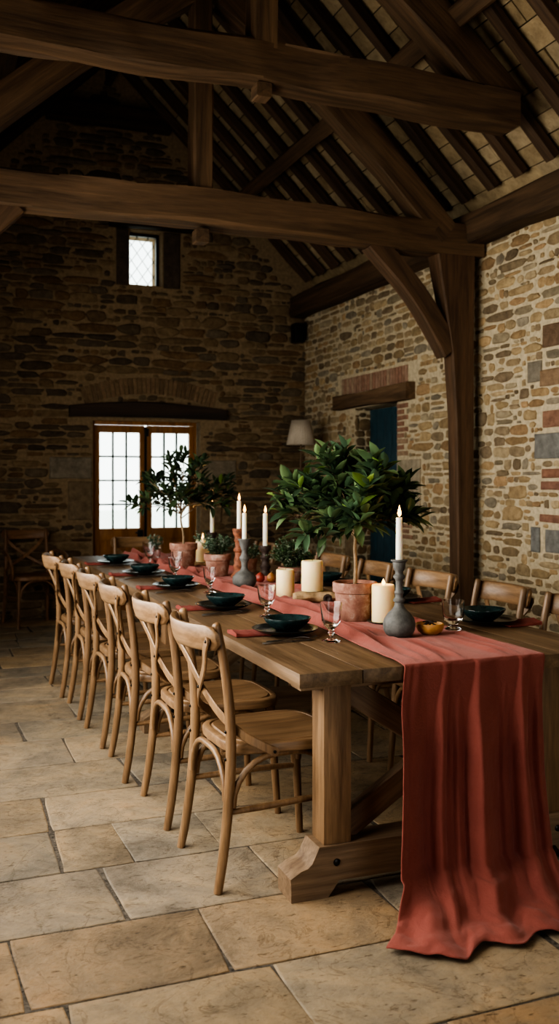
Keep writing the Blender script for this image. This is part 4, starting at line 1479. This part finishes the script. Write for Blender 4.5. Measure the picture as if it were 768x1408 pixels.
m = MB()
m.lathe([(0.03, 0.0), (0.05, 0.0), (0.066, 0.006), (0.067, 0.009), (0.05, 0.005), (0.01, 0.004)], 28)
tag(m.build("candle_dish", M["saucer"], None, (1.80, 3.45, Zc), 0.8), "thin dark dish under the lit pillar candle beside the large pot", "dish")
candle("pillar_candle", 1.80, 3.45, Zc + 0.005, 0.152, 0.047, M["wax"], "lit ivory pillar candle between the large bay tree pot and the grey candlestick", True, "pillar candles", 0.35, 0.026)

# driftwood log under the tallest pillar candle
m = MB()
pts = [(-0.105, -0.01, 0.026), (-0.07, -0.004, 0.026), (-0.02, 0.004, 0.027), (0.04, 0.0, 0.027), (0.09, -0.006, 0.026), (0.125, -0.004, 0.024)]
sp = spline(pts, 5)
rs = []
for i, p in enumerate(sp):
    ring = []
    for q in range(16):
        a = 2 * PI * q / 16
        r = 1 + 0.22 * nz(p.x * 14, math.cos(a) * 1.6, math.sin(a) * 1.6)
        e = math.sin(PI * min(1, (i + 1.2) / (len(sp) + 0.4)) ) ** 0.25
        zc = p.z + min(0.026, max(-0.026, 0.034 * math.sin(a) * r)) * e
        ring.append((p.x, p.y + 0.058 * math.cos(a) * r * e, max(0.0005, zc)))
    rs.append(ring)
m.rings(rs)
lg = m.build("driftwood_log", M["drift"], None, (1.80, 4.15, Zc), 1.0)
lg.rotation_euler = (0, 0, -0.25)
m = MB()
m.lathe([(0.004, 0), (0.020, 0.0), (0.022, 0.006), (0.012, 0.008), (0.003, 0.003)], 14)
kn_ = m.build("knot", M["dark_turned"], lg, (0.05, -0.058, 0.024))
kn_.rotation_euler = (PI / 2, 0, 0)
tag(lg, "pale knotty driftwood log on the runner carrying the tallest pillar candle", "driftwood")
candle("pillar_candle", 1.79, 4.16, Zc + 0.0535, 0.145, 0.052, M["wax"], "tallest ivory pillar candle, standing on the driftwood log", False, "pillar candles")
candle("pillar_candle", 1.755, 4.42, Zc, 0.135, 0.046, M["wax"], "short unlit ivory pillar candle directly on the runner by the driftwood", False, "pillar candles")
m = MB()
m.lathe([(0.05, 0.0), (0.075, 0.0), (0.08, 0.008), (0.077, 0.02), (0.06, 0.0215), (0.01, 0.0215)], 28, wob=0.06, seed=3)
tag(m.build("wood_slice", M["slice"], None, (1.87, 6.25, Zc), 0.7), "round wood slice under the far lit pillar candle", "wood slice")
candle("pillar_candle", 1.87, 6.25, Zc + 0.0217, 0.15, 0.046, M["wax"], "lit ivory pillar candle on the round wood slice near the far bay tree", True, "pillar candles", 0.4, 0.05)

# burl bowl with twigs
m = MB()
m.lathe([(0.018, 0.0), (0.030, 0.0), (0.046, 0.012), (0.054, 0.03), (0.053, 0.041), (0.049, 0.042), (0.043, 0.032), (0.03, 0.018), (0.008, 0.014)], 30, wob=0.16, seed=5)
bb = m.build("wooden_bowl", M["burl"], None, (1.83, 3.13, Zc), 0.9)
tag(bb, "small golden burl-wood bowl behind the tall grey candlestick", "bowl")
m = MB()
for j in range(6):
    a = j * 1.05
    m.tube(spline([(0.028 * math.cos(a), 0.028 * math.sin(a), 0.032), (0.004 * math.cos(a + 2), 0.004 * math.sin(a + 2), 0.047), (-0.026 * math.cos(a + 0.5), -0.026 * math.sin(a + 0.5), 0.046)], 4), 0.0026, 6)
tg = m.build("dried_twigs", M["dark_turned"], None, (1.83, 3.13, Zc), 0.9)
tag(tg, "tangle of dark dried twigs lying in the burl-wood bowl", "twigs")

# fruits
def fruit(x, y, r, mat, label):
    m = MB()
    m.lathe([(0.002, 0.0), (r * 0.6, r * 0.12), (r * 0.95, r * 0.6), (r, r), (r * 0.85, r * 1.5), (r * 0.5, r * 1.9), (r * 0.2, r * 2.1), (0.002, r * 2.12)], 18, wob=0.05)
    o = m.build("fig", mat, None, (x, y, Zc), 1.2)
    m = MB()
    m.tube([(0, 0, r * 2.0), (0.002, 0, r * 2.3), (0.005, 0.001, r * 2.5)], 0.0018, 6)
    m.build("stem", M["bark"], o)
    tag(o, label, "fruit", "small fruits on the runner")


fruit(1.855, 5.06, 0.027, M["red_fruit"], "small ruddy fruit resting beside the squat bulb candlestick")
fruit(1.912, 5.03, 0.027, M["fruit"], "small golden russet fruit beside the ruddy one, next to the herb bush pot")


# ------------------------------------------------------------------ plants
def leaf_mesh(mb, p, d, up, L, W, col, curl=0.25):
    d = d.normalized()
    s = d.cross(up)
    if s.length < 1e-3:
        s = d.cross(V((1, 0, 0)))
    s.normalize()
    n = s.cross(d).normalized()
    P = []
    prof = [(0.0, 0.04), (0.22, 0.62), (0.48, 1.0), (0.75, 0.72), (1.0, 0.02)]
    for (t, w) in prof:
        c = p + d * (L * t) - n * (L * curl * t * t * 0.5)
        e = n * (W * w * 0.28)
        P += [c - s * (W * w * 0.5) + e, c, c + s * (W * w * 0.5) + e]
    F = []
    for i in range(len(prof) - 1):
        a = i * 3
        F += [(a, a + 1, a + 4, a + 3), (a + 1, a + 2, a + 5, a + 4)]
    mb.add(P, F, col, 0, True)


def pot_profile(rt, rb, h, rim):
    return [(rb * 0.6, 0.0), (rb * 0.97, 0.0), (rb, 0.004), (lerp(rb, rt, 0.72) * 0.97, h - rim - 0.003), (rt * 0.985, h - rim), (rt, h - rim + 0.005), (rt * 1.01, h - 0.005), (rt * 0.995, h), (rt * 0.90, h), (rt * 0.88, h - 0.008), (rt * 0.84, h - rim)]


def bay_tree(name, x, y, label, rt, rb, hp, trunk_h, rad, seed, lean, leafL, dens, dark, squash=0.72, off=(0, 0), low=0.62):
    rnd = random.Random(seed)
    t = thing(name, (x, y, Zc), label, "potted tree")
    m = MB()
    m.lathe(pot_profile(rt, rb, hp, hp * 0.26), 36, cap1=False)
    m.build("pot", M["terracotta"], t, smooth_angle=0.6)
    m = MB()
    m.lathe([(rt * 0.87, hp - 0.016), (rt * 0.5, hp - 0.011), (0.004, hp - 0.009)], 24, cap0=False)
    m.build("soil", M["soil"], t)
    top = V((lean[0], lean[1], trunk_h))
    T = MB()
    tp = spline([(0, 0, hp - 0.02), (lean[0] * 0.2 + 0.003, lean[1] * 0.2, lerp(hp, trunk_h, 0.35)), (lean[0] * 0.6 - 0.003, lean[1] * 0.6, lerp(hp, trunk_h, 0.7)), top], 5)
    T.tube(tp, [lerp(0.0085, 0.0062, i / (len(tp) - 1)) for i in range(len(tp))], 10)
    Lf = MB()
    cen = top + V((off[0], off[1], rad * squash * low))
    nb = 15
    for b in range(nb):
        az = b * 2.399 + rnd.uniform(-0.25, 0.25)
        el = [0.12, 0.32, 0.55, 0.85, 1.2, -0.02, 0.42][b % 7] + rnd.uniform(-0.08, 0.08)
        d = V((math.cos(az) * math.cos(el), math.sin(az) * math.cos(el), math.sin(el)))
        ext = rad * rnd.uniform(0.82, 1.1)
        st = top + V((0, 0, rnd.uniform(-0.03, 0.05)))
        end = cen + V((d.x * ext, d.y * ext, (d.z - 0.28) * ext * squash * 1.25))
        mid = st.lerp(end, 0.5) + V((0, 0, 0.02 + 0.02 * rnd.random()))
        br = spline([st, mid, end], 7)
        T.tube(br, [lerp(0.0042, 0.0014, i / (len(br) - 1)) for i in range(len(br))], 6)
        twigs = [(br[i], i / (len(br) - 1)) for i in range(4, len(br), 2)]
        for (p, f) in twigs:
            for q in range(dens if f < 0.99 else dens + 1):
                dd = (end - st).normalized() + V((rnd.uniform(-1, 1), rnd.uniform(-1, 1), rnd.uniform(-0.55, 1.0))) * (0.9 if f < 0.95 else 0.6)
                dd.normalize()
                ln = rnd.uniform(0.06, 0.11) * (rad / 0.3)
                e = p + dd * ln
                T.tube([p, p.lerp(e, 0.5) + V((0, 0, 0.004)), e], [0.0016, 0.0013, 0.0009], 5)
                nl = 6
                for j in range(nl):
                    tt = 0.3 + 0.7 * j / (nl - 1)
                    lp = p.lerp(e, tt)
                    ang = j * 2.4 + rnd.random()
                    sd_ = dd.cross(V((0.1, 0.2, 1))).normalized()
                    up_ = dd.cross(sd_)
                    out = dd * (0.75 if j < nl - 1 else 1.4) + (sd_ * math.cos(ang) + up_ * math.sin(ang)) * 0.85 + V((0, 0, 0.12))
                    k = rnd.uniform(0.5, 1.25)
                    base = rnd.choice([(0.06, 0.098, 0.045), (0.046, 0.08, 0.042), (0.085, 0.125, 0.055), (0.036, 0.062, 0.034)])
                    if rnd.random() < 0.07 and f > 0.8:
                        base = (0.13, 0.2, 0.05)
                    col = tuple(v * k * dark for v in base)
                    lL = leafL * rnd.uniform(0.65, 1.15)
                    leaf_mesh(Lf, lp, out, V((rnd.uniform(-0.4, 0.4), rnd.uniform(-0.4, 0.4), 1)), lL, lL * rnd.uniform(0.36, 0.46), col)
    T.build("trunk", M["bark"], t)
    lo = Lf.build("foliage", M["leaf"], t, smooth_angle=3.0, flip=False)
    return t


bay_tree("potted_bay_tree", 1.73, 3.57, "large bay tree in a weathered terracotta pot beside the lit pillar candle", 0.093, 0.072, 0.158, 0.36, 0.247, 3, (0.0, -0.01), 0.092, 2, 1.6, 0.86, (-0.055, -0.01), 0.5)
bay_tree("potted_bay_tree", 1.69, 6.09, "smaller dark bay tree in a terracotta pot in front of the glazed double doors", 0.092, 0.07, 0.165, 0.345, 0.27, 12, (-0.02, 0.0), 0.078, 1, 0.8, 0.8, (0, 0), 0.74)


def herb(name, x, y, label, rt, rb, hp, R, hz, n, cols, leaf, seed, stems=24, pot=True, upright=0.6):
    rnd = random.Random(seed)
    t = thing(name, (x, y, Zc), label, "potted plant")
    if pot:
        m = MB()
        m.lathe(pot_profile(rt, rb, hp, hp * 0.28), 30, cap1=False)
        m.build("pot", M["terracotta"], t, smooth_angle=0.6)
        m = MB()
        m.lathe([(rt * 0.87, hp - 0.016), (0.004, hp - 0.01)], 20, cap0=False)
        m.build("soil", M["soil"], t)
    else:
        m = MB()
        m.lathe([(0.01, 0.002), (rb, 0.0), (rb, 0.004), (rt, hp), (rt - 0.002, hp), (rb - 0.004, 0.012), (0.01, 0.012)], 24)
        m.build("glass_pot", M["glass"], t)
    S, Lf = MB(), MB()
    z0 = hp - 0.012
    for s in range(stems):
        az = rnd.random() * 2 * PI
        el = rnd.uniform(0.25, 1.5) * upright + (1 - upright) * 0.5
        r0 = rt * 0.6 * rnd.random()
        st = V((math.cos(az) * r0, math.sin(az) * r0, z0))
        d = V((math.cos(az) * math.cos(el), math.sin(az) * math.cos(el), math.sin(el)))
        ln = rnd.uniform(0.75, 1.05)
        e = V((d.x * R * ln, d.y * R * ln, z0 + max(0.01, d.z) * hz * ln))
        mid = st.lerp(e, 0.5) + V((0, 0, hz * 0.14))
        sp = spline([st, mid, e], 5)
        S.tube(sp, [lerp(0.0016, 0.0008, i / (len(sp) - 1)) for i in range(len(sp))], 5)
        for j in range(n // stems):
            q = rnd.uniform(0.25, 1.0)
            i = min(int(q * (len(sp) - 1)), len(sp) - 2)
            p = sp[i].lerp(sp[i + 1], rnd.random())
            out = V((rnd.uniform(-1, 1), rnd.uniform(-1, 1), rnd.uniform(-0.4, 1)))
            k = rnd.uniform(0.55, 1.3)
            c = rnd.choice(cols)
            L = leaf * rnd.uniform(0.7, 1.3)
            leaf_mesh(Lf, p, out, V((rnd.uniform(-0.5, 0.5), rnd.uniform(-0.5, 0.5), 1)), L, L * 0.55, tuple(v * k for v in c), 0.2)
    S.build("stems", M["herb"], t)
    S_ = t.children[-1]
    at = S_.data.color_attributes["col"]
    for dct in at.data:
        dct.color = (0.06, 0.09, 0.035, 1)
    Lf.build("foliage", M["herb"], t, smooth_angle=3.0, flip=False)
    return t


gr = [(0.11, 0.18, 0.11), (0.15, 0.23, 0.15), (0.08, 0.14, 0.08), (0.34, 0.4, 0.33)]
gr2 = [(0.07, 0.13, 0.055), (0.10, 0.17, 0.08), (0.05, 0.1, 0.04), (0.36, 0.42, 0.32)]
herb("potted_herb", 1.74, 5.50, "thyme-like herb in a small plain terracotta pot beside the red turned candlestick", 0.083, 0.062, 0.135, 0.135, 0.15, 800, gr, 0.019, 5, 40)
herb("potted_herb", 2.04, 5.05, "dense small-leaved herb bush in a terracotta pot behind the short pillar candle", 0.075, 0.055, 0.085, 0.155, 0.185, 2200, gr2, 0.017, 8, 74, True, 0.8)
herb("potted_herb", 2.0, 5.68, "small silvery herb plant behind the dark turned candlestick", 0.06, 0.05, 0.085, 0.11, 0.13, 500, gr, 0.016, 15, 30)
herb("potted_herb", 1.93, 6.47, "leafy herb behind the far lit pillar candle", 0.055, 0.045, 0.085, 0.09, 0.17, 380, gr, 0.018, 19, 24)
herb("glass_of_herbs", 1.69, 6.85, "sprig of pale herbs in a small clear glass at the far table end", 0.036, 0.03, 0.08, 0.085, 0.12, 300, gr, 0.018, 29, 20, False)

# ------------------------------------------------------------------ floor lamp
lp = thing("floor_lamp", (3.63, 8.72, 0), "tripod floor lamp with pale pleated shade in the corner beyond the blue door", "lamp")
m = MB()
rs = []
for (r, z) in ((0.145, 1.70), (0.095, 1.945)):
    rs.append([(r * (1 + 0.012 * math.cos(30 * 2 * PI * q / 120)) * math.cos(2 * PI * q / 120), r * (1 + 0.012 * math.cos(30 * 2 * PI * q / 120)) * math.sin(2 * PI * q / 120), z) for q in range(120)])
m.rings(rs, cap0=False, cap1=False)
sh = m.build("lamp_shade", M["shade"], lp, smooth_angle=2)
so = sh.modifiers.new("t", "SOLIDIFY")
so.thickness = 0.003
m = MB()
m.tube([(0, 0, 1.02), (0, 0, 1.72)], [0.013, 0.009], 10)
m.tube([(0, 0, 1.70), (0, 0, 1.90)], 0.006, 8)
for q in range(3):
    a = q * 2 * PI / 3
    m.tube([(0, 0, 1.9), (0.097 * math.cos(a), 0.097 * math.sin(a), 1.93)], 0.003, 6)
m.build("pole", M["lamp_wood"], lp)
m = MB()
m.lathe([(0.02, 1.0), (0.04, 1.0), (0.042, 1.03), (0.02, 1.045), (0.004, 1.046)], 16)
m.build("leg_collar", M["lamp_wood"], lp)
for q in range(3):
    a = q * 2 * PI / 3 + 0.6
    m = MB()
    m.tube([(0.02 * math.cos(a), 0.02 * math.sin(a), 1.03), (0.15 * math.cos(a), 0.15 * math.sin(a), 0.5), (0.27 * math.cos(a), 0.27 * math.sin(a), 0.0)], [0.018, 0.016, 0.013], 10)
    m.build("leg", M["lamp_wood"], lp)

m = MB()
m.box((3.88, YF - 0.09, 2.93), (0.11, 0.13, 0.2), ch=0.006)
tag(m.build("wall_speaker", M["black"]), "small black box fixed high in the corner under the wall plate", "speaker")

# ------------------------------------------------------------------ light
world = bpy.data.worlds.new("overcast")
scene.world = world
world.use_nodes = True
wnt = world.node_tree
bg = wnt.nodes["Background"]
tc = N(wnt, "ShaderNodeTexCoord")
nn = N(wnt, "ShaderNodeTexNoise")
nn.inputs["Scale"].default_value = 9
wnt.links.new(tc.outputs["Generated"], nn.inputs["Vector"])
c = ramp(wnt, nn.outputs["Fac"], [(0.35, (0.80, 0.88, 0.86)), (0.65, (1.0, 1.0, 0.98))])
wnt.links.new(c, bg.inputs[0])
bg.inputs[1].default_value = 4.0


def area(name, loc, size, rot, e, col, spread=PI):
    l = bpy.data.lights.new(name, "AREA")
    l.shape = "RECTANGLE"
    l.size, l.size_y = size
    l.energy = e
    l.color = col
    l.spread = spread
    o = bpy.data.objects.new(name, l)
    COL.objects.link(o)
    o.location = loc
    o.rotation_euler = rot
    return o


# daylight entering through the openings of the side wall and the glazed door
area("window_daylight", (XL - 0.02, 3.25, 1.65), (1.75, 2.55), (0, -PI / 2, 0), 92, (1.0, 0.93, 0.82))
area("window_daylight", (XL - 0.02, 5.75, 1.55), (1.45, 1.95), (0, -PI / 2, 0), 42, (1.0, 0.93, 0.82))
area("rear_fill_lamp", (1.6, YN + 0.02, 1.2), (1.95, 2.3), (PI / 2, 0, PI), 2.0, (1.0, 0.9, 0.78))  # added weak fill lamp behind the viewpoint
area("glazed_door_daylight", (2.26, YF + 0.2, 1.35), (1.0, 1.0), (PI / 2, 0, 0), 30, (0.9, 0.97, 1.0))

# ------------------------------------------------------------------ camera
cam = bpy.data.cameras.new("camera")
co = bpy.data.objects.new("camera", cam)
COL.objects.link(co)
F_PX = 1300.0
cam.sensor_width = 36
cam.lens = F_PX / 1408 * 36
cam.shift_y = -44 / 1408
co.location = (0, 0, 1.35)
co.rotation_euler = (PI / 2, 0, -math.radians(21.3))
cam.dof.use_dof = True
cam.dof.focus_distance = 3.6
cam.dof.aperture_fstop = 3.2
cam.clip_start = 0.02
scene.camera = co

scene.view_settings.view_transform = "AgX"
scene.view_settings.look = "AgX - High Contrast"
scene.view_settings.exposure = -0.02
scene.cycles.use_denoising = True
scene.cycles.max_bounces = 10
scene.cycles.caustics_reflective = False
scene.cycles.caustics_refractive = False
scene.cycles.sample_clamp_indirect = 6
